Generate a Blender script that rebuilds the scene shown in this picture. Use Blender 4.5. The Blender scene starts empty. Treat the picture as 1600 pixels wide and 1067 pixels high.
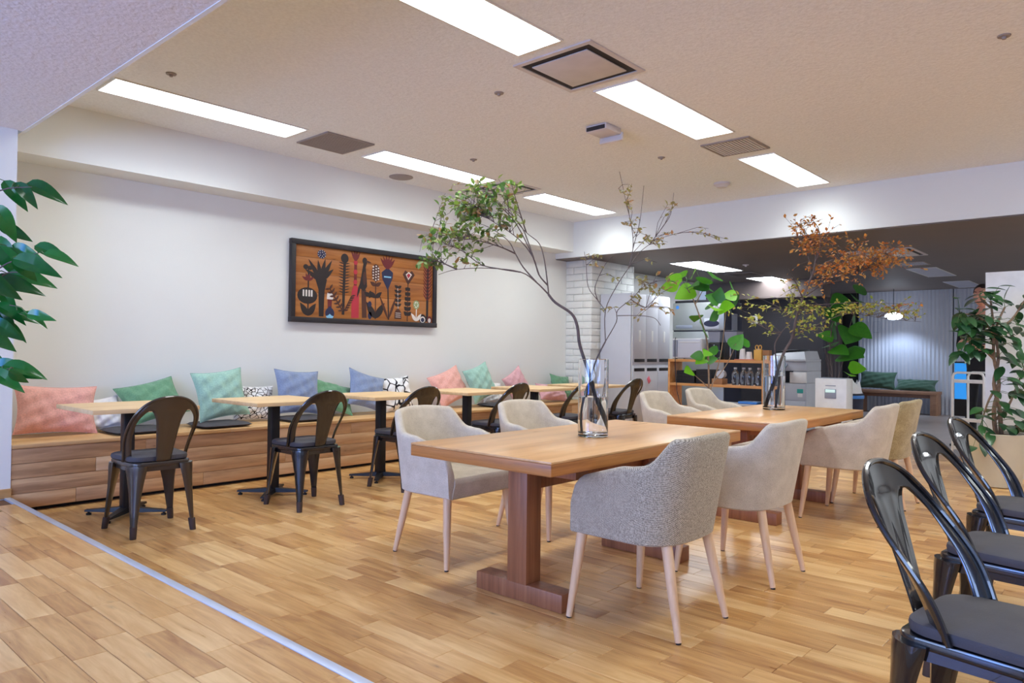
import bpy, bmesh, math, random
from mathutils import Vector, Matrix, Euler
C = bpy.context.scene.collection
SC = bpy.context.scene
PI = math.pi
R = math.radians

# ------------------------------------------------------------------ camera, world, lights, exposure
cam_d = bpy.data.cameras.new('camera'); cam_d.sensor_width = 36.0; cam_d.lens = 1131.2 / 1600 * 36
cam_d.clip_end = 100
cam = bpy.data.objects.new('camera', cam_d); C.objects.link(cam)
_yaw, _pit, _rol = R(41.895), R(0.747), R(-0.664)
_F = Vector((math.cos(_yaw)*math.cos(_pit), math.sin(_yaw)*math.cos(_pit), math.sin(_pit)))
_R = Vector((math.sin(_yaw), -math.cos(_yaw), 0)); _D = _F.cross(_R)
_r = math.cos(_rol)*_R + math.sin(_rol)*_D
_d = -math.sin(_rol)*_R + math.cos(_rol)*_D
_M = Matrix((( _r.x, -_d.x, -_F.x, 0), (_r.y, -_d.y, -_F.y, 0), (_r.z, -_d.z, -_F.z, 1.15), (0, 0, 0, 1)))
cam.matrix_world = _M
SC.camera = cam

w = bpy.data.worlds.new('world'); SC.world = w; w.use_nodes = True
w.node_tree.nodes['Background'].inputs[0].default_value = (0.55, 0.70, 1.0, 1)
w.node_tree.nodes['Background'].inputs[1].default_value = 0.6

SC.view_settings.view_transform = 'Standard'; SC.view_settings.look = 'None'
SC.view_settings.gamma = 1.0; SC.view_settings.use_curve_mapping = False
SC.view_settings.exposure = 0.05
SC.cycles.use_denoising = True
SC.cycles.max_bounces = 12; SC.cycles.diffuse_bounces = 8; SC.cycles.glossy_bounces = 4
SC.cycles.transmission_bounces = 8; SC.cycles.transparent_max_bounces = 8
SC.cycles.caustics_reflective = False; SC.cycles.caustics_refractive = False
SC.cycles.sample_clamp_indirect = 6.0

def area(name, loc, rot, sx, sy, power, col):
    l = bpy.data.lights.new(name, 'AREA'); l.shape = 'RECTANGLE'; l.size = sx; l.size_y = sy
    l.energy = power; l.color = col
    o = bpy.data.objects.new(name, l); C.objects.link(o); o.location = loc; o.rotation_euler = rot
    return o
LAMP = 5.0          # radiance of the ceiling diffusers
LAMP_W = 15.2        # watts of the downward beam of each lensed ceiling light
BACK_LAMP = 23.0
area('daylight_window_one', (-3.92, 3.6, 1.55), (0, R(-90), 0), 1.7, 3.2, 190, (0.40, 0.58, 1.0))
area('daylight_window_two', (-3.92, -0.9, 1.55), (0, R(-90), 0), 1.7, 3.2, 190, (0.40, 0.58, 1.0))

area('added_blue_light', (-2.6, 2.4, 1.25), (0, R(-90), 0), 1.3, 0.9, 58, (0.02, 0.16, 1.0))  # added unseen blue source for the reflections on the metal chairs

# ------------------------------------------------------------------ materials
def lin(c):
    def f(v):
        v /= 255.0
        return v/12.92 if v <= 0.04045 else ((v+0.055)/1.055)**2.4
    return (f(c[0]), f(c[1]), f(c[2]), 1.0)
MATS = {}
def base(name):
    m = bpy.data.materials.new(name); m.use_nodes = True
    nt = m.node_tree; b = nt.nodes['Principled BSDF']
    MATS[name] = m
    return m, nt, b
def N(nt, t, **kw):
    n = nt.nodes.new(t)
    for k, v in kw.items():
        if k in n.inputs.keys() if hasattr(n.inputs, 'keys') else False: n.inputs[k].default_value = v
        else: setattr(n, k, v)
    return n
def ramp(nt, cols, pos=None):
    n = nt.nodes.new('ShaderNodeValToRGB'); e = n.color_ramp.elements
    k = len(cols)
    while len(e) < k: e.new(0.5)
    for i, c in enumerate(cols):
        e[i].position = pos[i] if pos else i/(k-1); e[i].color = c
    return n
def plain(name, col, rough=0.5, metal=0.0, var=0.06, vscale=8.0, bump=0.0, bscale=60.0, coat=0.0, spec=0.5, sheen=0.0):
    """a colour with a little mottling and optional fine relief"""
    m, nt, b = base(name)
    c = lin(col)
    tc = nt.nodes.new('ShaderNodeTexCoord')
    nz = nt.nodes.new('ShaderNodeTexNoise'); nz.inputs['Scale'].default_value = vscale; nz.inputs['Detail'].default_value = 3
    nt.links.new(tc.outputs['Object'], nz.inputs['Vector'])
    d = tuple(max(0, x*(1-var)) for x in c[:3])+(1,); u = tuple(min(1, x*(1+var)) for x in c[:3])+(1,)
    rp = ramp(nt, [d, u], [0.3, 0.7]); nt.links.new(nz.outputs['Fac'], rp.inputs[0])
    nt.links.new(rp.outputs[0], b.inputs['Base Color'])
    b.inputs['Roughness'].default_value = rough; b.inputs['Metallic'].default_value = metal
    b.inputs['Coat Weight'].default_value = coat; b.inputs['Specular IOR Level'].default_value = spec
    b.inputs['Sheen Weight'].default_value = sheen
    if bump > 0:
        n2 = nt.nodes.new('ShaderNodeTexNoise'); n2.inputs['Scale'].default_value = bscale; n2.inputs['Detail'].default_value = 4
        nt.links.new(tc.outputs['Object'], n2.inputs['Vector'])
        bp = nt.nodes.new('ShaderNodeBump'); bp.inputs['Strength'].default_value = bump; bp.inputs['Distance'].default_value = 0.01
        nt.links.new(n2.outputs['Fac'], bp.inputs['Height']); nt.links.new(bp.outputs[0], b.inputs['Normal'])
    return m
def rnd_socket(nt):
    oi = nt.nodes.new('ShaderNodeObjectInfo'); at = nt.nodes.new('ShaderNodeAttribute'); at.attribute_name = 'rnd'
    a = nt.nodes.new('ShaderNodeMath'); a.operation = 'ADD'
    nt.links.new(oi.outputs['Random'], a.inputs[0]); nt.links.new(at.outputs['Fac'], a.inputs[1])
    f = nt.nodes.new('ShaderNodeMath'); f.operation = 'FRACT'; nt.links.new(a.outputs[0], f.inputs[0])
    return f.outputs[0]
def wood(name, cols, stretch=(40, 2.5, 40), rough=0.4, bump=0.03, per_piece=0.0, knots=False, grain=0.5, world=False, coat=0.0, rvar=0.08):
    """cols: dark, mid, light of the board; stretch = noise scale per axis (small along the grain)"""
    m, nt, b = base(name)
    L = nt.links.new
    if world:
        g = nt.nodes.new('ShaderNodeNewGeometry'); vec = g.outputs['Position']
    else:
        tc = nt.nodes.new('ShaderNodeTexCoord'); vec = tc.outputs['Object']
    rs = rnd_socket(nt)
    ml = nt.nodes.new('ShaderNodeMath'); ml.operation = 'MULTIPLY'; ml.inputs[1].default_value = 57.0 if per_piece else 0.0
    L(rs, ml.inputs[0])
    cb = nt.nodes.new('ShaderNodeCombineXYZ'); 
    for i in range(3): L(ml.outputs[0], cb.inputs[i])
    ad = nt.nodes.new('ShaderNodeVectorMath'); ad.operation = 'ADD'; L(vec, ad.inputs[0]); L(cb.outputs[0], ad.inputs[1])
    mp = nt.nodes.new('ShaderNodeMapping'); mp.inputs['Scale'].default_value = stretch; L(ad.outputs[0], mp.inputs['Vector'])
    n1 = nt.nodes.new('ShaderNodeTexNoise'); n1.inputs['Scale'].default_value = 1.0; n1.inputs['Detail'].default_value = 5; n1.inputs['Roughness'].default_value = 0.62; n1.inputs['Distortion'].default_value = 0.6
    L(mp.outputs[0], n1.inputs['Vector'])
    mp2 = nt.nodes.new('ShaderNodeMapping'); mp2.inputs['Scale'].default_value = tuple(s*0.22 for s in stretch); L(ad.outputs[0], mp2.inputs['Vector'])
    n2 = nt.nodes.new('ShaderNodeTexNoise'); n2.inputs['Scale'].default_value = 1.0; n2.inputs['Detail'].default_value = 2; n2.inputs['Distortion'].default_value = 1.5
    L(mp2.outputs[0], n2.inputs['Vector'])
    mx = nt.nodes.new('ShaderNodeMath'); mx.operation = 'MULTIPLY_ADD'; mx.inputs[1].default_value = grain; 
    L(n1.outputs['Fac'], mx.inputs[0])
    m3 = nt.nodes.new('ShaderNodeMath'); m3.operation = 'MULTIPLY'; m3.inputs[1].default_value = 1-grain; L(n2.outputs['Fac'], m3.inputs[0]); L(m3.outputs[0], mx.inputs[2])
    val = mx.outputs[0]
    if per_piece:
        sh = nt.nodes.new('ShaderNodeMath'); sh.operation = 'MULTIPLY_ADD'; sh.inputs[1].default_value = per_piece; sh.inputs[2].default_value = -per_piece/2
        L(rs, sh.inputs[0])
        s2 = nt.nodes.new('ShaderNodeMath'); s2.operation = 'ADD'; L(val, s2.inputs[0]); L(sh.outputs[0], s2.inputs[1]); val = s2.outputs[0]
    rp = ramp(nt, [lin(c) for c in cols], [0.30, 0.5, 0.70] if len(cols) == 3 else None)
    L(val, rp.inputs[0]); col = rp.outputs[0]
    if knots:
        mk = nt.nodes.new('ShaderNodeMapping'); mk.inputs['Scale'].default_value = knots; L(ad.outputs[0], mk.inputs['Vector'])
        vo = nt.nodes.new('ShaderNodeTexVoronoi'); vo.inputs['Scale'].default_value = 1.0; L(mk.outputs[0], vo.inputs['Vector'])
        kr = ramp(nt, [(1, 1, 1, 1), (0.25, 0.25, 0.25, 1), (0, 0, 0, 1)], [0.0, 0.055, 0.16]); L(vo.outputs['Distance'], kr.inputs[0])
        mm = nt.nodes.new('ShaderNodeMix'); mm.data_type = 'RGBA'
        L(kr.outputs[0], mm.inputs[0]); L(col, mm.inputs[6]); mm.inputs[7].default_value = lin((92, 62, 36))
        col = mm.outputs[2]
    L(col, b.inputs['Base Color'])
    rr = nt.nodes.new('ShaderNodeMath'); rr.operation = 'MULTIPLY_ADD'; rr.inputs[1].default_value = rvar; rr.inputs[2].default_value = rough
    L(n1.outputs['Fac'], rr.inputs[0]); L(rr.outputs[0], b.inputs['Roughness'])
    b.inputs['Coat Weight'].default_value = coat; b.inputs['Coat Roughness'].default_value = 0.2
    if bump:
        bp = nt.nodes.new('ShaderNodeBump'); bp.inputs['Strength'].default_value = bump*5; bp.inputs['Distance'].default_value = 0.002
        L(n1.outputs['Fac'], bp.inputs['Height']); L(bp.outputs[0], b.inputs['Normal'])
    return m
def weave(name, c_dark, c_light, scale=260.0, bump=0.5, rough=0.9, contrast=1.0):
    m, nt, b = base(name); L = nt.links.new
    tc = nt.nodes.new('ShaderNodeTexCoord')
    vo = nt.nodes.new('ShaderNodeTexVoronoi'); vo.inputs['Scale'].default_value = scale; vo.inputs['Randomness'].default_value = 1.0
    L(tc.outputs['Object'], vo.inputs['Vector'])
    nz = nt.nodes.new('ShaderNodeTexNoise'); nz.inputs['Scale'].default_value = 14; nz.inputs['Detail'].default_value = 6; L(tc.outputs['Object'], nz.inputs['Vector'])
    ad = nt.nodes.new('ShaderNodeMath'); ad.operation = 'MULTIPLY_ADD'; ad.inputs[1].default_value = 0.55*contrast; L(vo.outputs['Distance'], ad.inputs[0])
    m2 = nt.nodes.new('ShaderNodeMath'); m2.operation = 'MULTIPLY'; m2.inputs[1].default_value = 0.5; L(nz.outputs['Fac'], m2.inputs[0]); L(m2.outputs[0], ad.inputs[2])
    rp = ramp(nt, [lin(c_light), lin(c_dark)], [0.22, 0.72]); L(ad.outputs[0], rp.inputs[0]); L(rp.outputs[0], b.inputs['Base Color'])
    b.inputs['Roughness'].default_value = rough; b.inputs['Specular IOR Level'].default_value = 0.2; b.inputs['Sheen Weight'].default_value = 0.25
    bp = nt.nodes.new('ShaderNodeBump'); bp.inputs['Strength'].default_value = bump; bp.inputs['Distance'].default_value = 0.003; bp.invert = True
    L(vo.outputs['Distance'], bp.inputs['Height']); L(bp.outputs[0], b.inputs['Normal'])
    return m
def basket(name, c_dark, c_light, pu=0.0075, pz=0.0065):
    """regular basket weave: rows of raised stitches"""
    m, nt, b = base(name); L = nt.links.new
    tc = nt.nodes.new('ShaderNodeTexCoord'); sp = nt.nodes.new('ShaderNodeSeparateXYZ'); L(tc.outputs['Object'], sp.inputs[0])
    def mth(op, a, b2=None, c=None):
        n = nt.nodes.new('ShaderNodeMath'); n.operation = op
        for i, q in enumerate((a, b2, c)):
            if q is None: continue
            if isinstance(q, (int, float)): n.inputs[i].default_value = q
            else: L(q, n.inputs[i])
        return n.outputs[0]
    w_ = mth('MULTIPLY_ADD', sp.outputs['Y'], 0.73, sp.outputs['X'])
    su = mth('SINE', mth('MULTIPLY', w_, 2*PI/pu)); sz = mth('SINE', mth('MULTIPLY', sp.outputs['Z'], 2*PI/pz))
    pr = mth('MULTIPLY', su, sz)
    nz = nt.nodes.new('ShaderNodeTexNoise'); nz.inputs['Scale'].default_value = 180; nz.inputs['Detail'].default_value = 4; L(tc.outputs['Object'], nz.inputs['Vector'])
    v = mth('MULTIPLY_ADD', pr, 0.26, nz.outputs['Fac'])
    rp = ramp(nt, [lin(c_dark), lin(c_light)], [0.25, 0.75]); L(v, rp.inputs[0]); L(rp.outputs[0], b.inputs['Base Color'])
    b.inputs['Roughness'].default_value = 0.9; b.inputs['Specular IOR Level'].default_value = 0.2; b.inputs['Sheen Weight'].default_value = 0.2
    bp = nt.nodes.new('ShaderNodeBump'); bp.inputs['Strength'].default_value = 0.6; bp.inputs['Distance'].default_value = 0.002
    L(v, bp.inputs['Height']); L(bp.outputs[0], b.inputs['Normal'])
    return m
def linen(name, col, var=0.10):
    m, nt, b = base(name); L = nt.links.new
    tc = nt.nodes.new('ShaderNodeTexCoord'); c = lin(col)
    nz = nt.nodes.new('ShaderNodeTexNoise'); nz.inputs['Scale'].default_value = 90; nz.inputs['Detail'].default_value = 5; L(tc.outputs['Object'], nz.inputs['Vector'])
    d = tuple(x*(1-var) for x in c[:3])+(1,); u = tuple(min(1, x*(1+var)) for x in c[:3])+(1,)
    rp = ramp(nt, [d, u], [0.35, 0.65]); L(nz.outputs['Fac'], rp.inputs[0]); L(rp.outputs[0], b.inputs['Base Color'])
    n2 = nt.nodes.new('ShaderNodeTexNoise'); n2.inputs['Scale'].default_value = 6; n2.inputs['Detail'].default_value = 3; n2.inputs['Distortion'].default_value = 2.0; L(tc.outputs['Object'], n2.inputs['Vector'])
    bp = nt.nodes.new('ShaderNodeBump'); bp.inputs['Strength'].default_value = 0.16; bp.inputs['Distance'].default_value = 0.02
    L(n2.outputs['Fac'], bp.inputs['Height']); L(bp.outputs[0], b.inputs['Normal'])
    b.inputs['Roughness'].default_value = 0.92; b.inputs['Specular IOR Level'].default_value = 0.15; b.inputs['Sheen Weight'].default_value = 0.3
    return m
def crackle(name, bg, ink, scale, width):
    m, nt, b = base(name); L = nt.links.new
    tc = nt.nodes.new('ShaderNodeTexCoord')
    vo = nt.nodes.new('ShaderNodeTexVoronoi'); vo.feature = 'DISTANCE_TO_EDGE'; vo.inputs['Scale'].default_value = scale; L(tc.outputs['Object'], vo.inputs['Vector'])
    rp = ramp(nt, [lin(ink), lin(bg)], [width, width*1.5]); L(vo.outputs['Distance'], rp.inputs[0]); L(rp.outputs[0], b.inputs['Base Color'])
    b.inputs['Roughness'].default_value = 0.9; b.inputs['Specular IOR Level'].default_value = 0.15
    return m
def emit(name, col, strength):
    m, nt, b = base(name)
    b.inputs['Base Color'].default_value = (0.9, 0.9, 0.9, 1)
    b.inputs['Emission Color'].default_value = (*col, 1); b.inputs['Emission Strength'].default_value = strength
    return m
def glass(name, col=(1, 1, 1), ior=1.45, rough=0.0):
    m, nt, b = base(name)
    b.inputs['Base Color'].default_value = (*col, 1); b.inputs['Transmission Weight'].default_value = 1.0
    b.inputs['Roughness'].default_value = rough; b.inputs['IOR'].default_value = ior
    # light passes the thin wall without a black shadow
    return m
def leafmat(name, cols, rough=0.4, trans=0.25, vein=False):
    m, nt, b = base(name); L = nt.links.new
    rs = rnd_socket(nt)
    tc = nt.nodes.new('ShaderNodeTexCoord')
    nz = nt.nodes.new('ShaderNodeTexNoise'); nz.inputs['Scale'].default_value = 25; L(tc.outputs['Object'], nz.inputs['Vector'])
    ad = nt.nodes.new('ShaderNodeMath'); ad.operation = 'MULTIPLY_ADD'; ad.inputs[1].default_value = 0.3; L(nz.outputs['Fac'], ad.inputs[0])
    s = nt.nodes.new('ShaderNodeMath'); s.operation = 'MULTIPLY_ADD'; s.inputs[1].default_value = 0.85; s.inputs[2].default_value = -0.08; L(rs, s.inputs[0]); L(s.outputs[0], ad.inputs[2])
    rp = ramp(nt, [lin(c) for c in cols]); L(ad.outputs[0], rp.inputs[0]); L(rp.outputs[0], b.inputs['Base Color'])
    b.inputs['Roughness'].default_value = rough
    tr = nt.nodes.new('ShaderNodeBsdfTranslucent'); L(rp.outputs[0], tr.inputs[0])
    mx = nt.nodes.new('ShaderNodeMixShader'); mx.inputs[0].default_value = trans
    L(b.outputs[0], mx.inputs[1]); L(tr.outputs[0], mx.inputs[2])
    L(mx.outputs[0], nt.nodes['Material Output'].inputs['Surface'])
    return m

M = {}
M['wall'] = plain('wall_paint', (226, 228, 226), 0.75, var=0.012, vscale=1.5, bump=0.08, bscale=180, spec=0.25)
M['ceil'] = plain('ceiling_board', (234, 238, 242), 0.9, var=0.05, vscale=60, bump=0.6, bscale=38, spec=0.15)
M['ceil_low'] = plain('ceiling_board_low', (226, 226, 232), 0.9, var=0.05, vscale=60, bump=0.6, bscale=38, spec=0.15)
M['dark_ceil'] = plain('dark_ceiling_paint', (108, 98, 94), 0.6, var=0.04, vscale=2)
M['dark_wall'] = plain('dark_wall_paint', (42, 38, 44), 0.6, var=0.05, vscale=2)
M['brown_wall'] = plain('taupe_wall_paint', (104, 92, 88), 0.7, var=0.04)
M['black'] = plain('black_shade_paint', (14, 13, 15), 0.7)  # flat black painted in for the doorway dark and the kick gap
M['vinyl'] = plain('grey_vinyl', (158, 146, 140), 0.28, var=0.10, vscale=3)
M['corr'] = plain('corrugated_white_steel', (176, 178, 186), 0.42, var=0.02)
M['white_paint'] = plain('white_powder_coat', (222, 222, 220), 0.35)
M['locker'] = plain('locker_grey', (196, 198, 206), 0.4, var=0.015)
M['alu'] = plain('anodised_trim', (206, 214, 228), 0.30, metal=0.25, var=0.03)
M['brick'] = plain('white_brick', (226, 226, 220), 0.8, var=0.03, vscale=12, bump=0.5, bscale=50)
M['mortar'] = plain('white_mortar', (204, 204, 198), 0.9)
FLOORC = [(164, 112, 62), (204, 156, 96), (228, 188, 130)]
M['plank'] = wood('oak_parquet', FLOORC, stretch=(34, 3.2, 20), rough=0.25, bump=0.012, per_piece=0.23, knots=(9, 3.0, 9), grain=0.55, world=True)
M['plank_gap'] = plain('floor_joint', (104, 68, 38), 0.7)
M['bench_plank'] = wood('oak_cladding', [(166, 126, 88), (200, 158, 114), (220, 184, 140)], stretch=(3, 40, 40), rough=0.5, bump=0.02, per_piece=0.30, knots=(4, 9, 12), world=True)
M['bench_top'] = wood('oak_bench_top', [(176, 132, 84), (206, 162, 108), (224, 184, 130)], stretch=(2.5, 40, 40), rough=0.42, per_piece=0.2)
M['table_top'] = wood('oak_table_top', [(188, 138, 88), (212, 162, 108), (226, 180, 128)], stretch=(2.0, 26, 26), rough=0.25, bump=0.008, grain=0.4)
M['table_edge'] = wood('oak_table_edge', [(146, 88, 42), (184, 120, 60), (204, 144, 84)], stretch=(2.0, 2.0, 60), rough=0.4)
M['table_leg'] = wood('oak_table_leg', [(112, 68, 42), (146, 92, 60), (166, 110, 74)], stretch=(50, 50, 2.2), rough=0.42)
M['cafe_top'] = wood('pale_oak_laminate', [(206, 168, 116), (222, 186, 136), (232, 200, 154)], stretch=(2.2, 26, 26), rough=0.38, bump=0.006)
M['ash'] = wood('ash_leg', [(198, 156, 116), (220, 182, 144), (230, 196, 160)], stretch=(40, 40, 3), rough=0.42, bump=0.01)
M['shelf_wood'] = wood('orange_pine', [(178, 118, 62), (208, 148, 86), (222, 166, 106)], stretch=(20, 3, 20), rough=0.45)
M['seat_bench_wood'] = wood('brown_bench_wood', [(122, 88, 66), (150, 110, 84), (168, 128, 100)], stretch=(20, 3, 20), rough=0.5)
M['fabric'] = weave('beige_upholstery', (182, 168, 148), (226, 214, 196), scale=420)
M['fabric_tweed'] = basket('grey_beige_tweed', (106, 94, 78), (206, 193, 170))
M['fabric_olive'] = weave('olive_beige_upholstery', (140, 122, 84), (206, 188, 146), scale=260)
M['gunmetal'] = plain('gunmetal_paint', (66, 57, 50), 0.28, metal=0.45, var=0.08, vscale=5, coat=0.5)
M['black_metal'] = plain('black_gloss_steel', (30, 29, 32), 0.22, metal=0.35, var=0.08, vscale=5, coat=0.8)
M['brown_rubber'] = plain('brown_rubber', (62, 46, 40), 0.7)
M['pad'] = plain('charcoal_pad', (66, 63, 68), 0.75, var=0.06, vscale=20, bump=0.1, bscale=200)
M['iron'] = plain('black_cast_iron', (30, 30, 34), 0.45, metal=0.3)
M['black_plastic'] = plain('black_plastic', (24, 24, 28), 0.4)
M['grey_plastic'] = plain('pale_grey_plastic', (190, 192, 198), 0.45, var=0.02)
M['grey_plastic_mid'] = plain('mid_grey_plastic', (140, 146, 160), 0.45, var=0.02)
M['steel'] = plain('brushed_steel', (176, 180, 178), 0.36, metal=0.6, var=0.03)
M['frame_black'] = wood('black_frame_wood', [(22, 20, 24), (38, 34, 40), (54, 50, 58)], stretch=(4, 40, 4), rough=0.5)
M['art_board'] = wood('orange_board', [(120, 68, 26), (158, 96, 42), (178, 116, 58)], stretch=(3, 20, 40), rough=0.5, per_piece=0.25, knots=(3, 4, 9), world=True)
M['ink'] = plain('dark_ink', (36, 26, 28), 0.6)
M['ink_brown'] = plain('brown_ink', (74, 40, 32), 0.6)
M['ink_blue'] = plain('navy_ink', (34, 38, 72), 0.6)
M['ink_red'] = plain('red_ink', (176, 44, 60), 0.6)
M['ink_maroon'] = plain('maroon_ink', (104, 32, 36), 0.6)
M['ink_sky'] = plain('sky_ink', (134, 190, 222), 0.6)
M['ink_white'] = plain('white_ink', (220, 212, 206), 0.6)
M['ink_green'] = plain('sage_ink', (140, 158, 110), 0.6)
M['pink'] = linen('pink_linen', (226, 168, 156)); M['mint'] = linen('mint_linen', (150, 186, 172))
M['green'] = linen('green_linen', (104, 148, 116)); M['blue'] = linen('slate_blue_linen', (128, 142, 172))
M['mauve'] = linen('mauve_linen', (208, 160, 166)); M['white_linen'] = linen('white_linen', (226, 224, 224), 0.03)
M['forest'] = linen('forest_linen', (58, 82, 66)); M['pattern'] = crackle('net_print', (228, 228, 232), (30, 28, 34), 22, 0.045)
M['pattern2'] = crackle('branch_print', (232, 232, 234), (30, 28, 34), 9, 0.045)
M['glass'] = glass('clear_glass'); M['water'] = glass('water', (0.97, 0.99, 1.0), 1.33)
M['smoke_glass'] = glass('smoky_plastic', (0.45, 0.47, 0.52), 1.45, 0.1)
M['bark'] = plain('grey_bark', (96, 82, 78), 0.85, var=0.2, vscale=30, bump=0.4, bscale=60)
M['bark_pale'] = plain('pale_bark', (140, 116, 92), 0.85, var=0.2, vscale=30, bump=0.4, bscale=60)
M['stem_green'] = plain('green_stem', (84, 110, 60), 0.7)
M['leaf_spray'] = leafmat('spray_leaf', [(60, 96, 40), (92, 130, 54), (140, 168, 72), (128, 132, 84), (186, 116, 60)], 0.5, 0.3)
M['leaf_sparse'] = leafmat('sparse_leaf', [(120, 120, 70), (164, 156, 86), (150, 140, 96), (198, 130, 74)], 0.5, 0.3)
M['leaf_autumn'] = leafmat('autumn_leaf', [(160, 92, 52), (206, 124, 56), (214, 150, 74), (186, 150, 84), (172, 102, 66)], 0.5, 0.3)
M['leaf_yellow'] = leafmat('yellow_green_leaf', [(116, 134, 52), (160, 172, 66), (190, 186, 88), (180, 130, 60)], 0.5, 0.3)
M['leaf_ficus'] = leafmat('rubber_leaf', [(28, 62, 34), (42, 84, 46), (60, 104, 56), (36, 78, 56)], 0.28, 0.1)
M['leaf_big'] = leafmat('broad_leaf', [(36, 92, 30), (58, 124, 36), (74, 146, 44), (40, 100, 44)], 0.38, 0.3)
M['leaf_lime'] = leafmat('lime_leaf', [(104, 184, 34), (130, 206, 44), (150, 214, 62)], 0.4, 0.45)
M['leaf_fiddle'] = leafmat('glossy_leaf', [(18, 70, 30), (28, 98, 40), (44, 122, 52), (24, 80, 46)], 0.22, 0.15)
M['soil'] = plain('brown_bark_chips', (128, 82, 56), 0.95, var=0.3, vscale=40, bump=0.8, bscale=60)
M['pot'] = plain('cream_pot', (206, 200, 180), 0.5, var=0.03)
M['lamp'] = emit('ceiling_diffuser', (0.93, 1.0, 1.0), LAMP)
M['lamp_back'] = emit('back_diffuser', (0.86, 0.93, 1.0), BACK_LAMP)
M['lamp_off'] = plain('unlit_diffuser', (176, 180, 198), 0.5)
M['pend'] = emit('pendant_globe', (0.80, 0.88, 1.0), 9)
M['screen'] = emit('blue_screen', (0.02, 0.28, 0.80), 1.0); M['screen'].node_tree.nodes['Principled BSDF'].inputs['Base Color'].default_value = (0.01, 0.01, 0.015, 1)
M['green_led'] = emit('green_display', (0.0, 0.42, 0.30), 0.6)
M['bagwhite'] = plain('white_bag', (236, 238, 244), 0.4)
M['navy'] = plain('navy_plastic', (30, 34, 58), 0.5)
M['blue_plastic'] = plain('blue_plastic', (60, 130, 214), 0.5)
M['yellow'] = plain('yellow_card', (222, 172, 84), 0.6)
M['brown_card'] = plain('brown_card', (158, 112, 74), 0.7)
M['paper'] = plain('white_paper', (232, 228, 224), 0.7)
M['coral'] = plain('coral_board', (226, 140, 110), 0.6)
M['teal'] = plain('teal_sticker', (60, 170, 160), 0.6)
M['pink_note'] = plain('pink_note', (236, 120, 140), 0.7)
M['skin'] = plain('skin', (206, 150, 128), 0.55, var=0.04)
M['hair'] = plain('dark_hair', (44, 32, 28), 0.6)
M['shirt'] = plain('black_shirt', (24, 24, 30), 0.85)
M['vent'] = plain('vent_grey', (150, 140, 134), 0.6)
M['vent_dark'] = plain('vent_shadow', (46, 42, 42), 0.8)
M['fitting'] = plain('ceiling_fitting', (204, 198, 198), 0.5)
M['speaker'] = plain('speaker_mesh', (150, 142, 140), 0.7)

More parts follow.
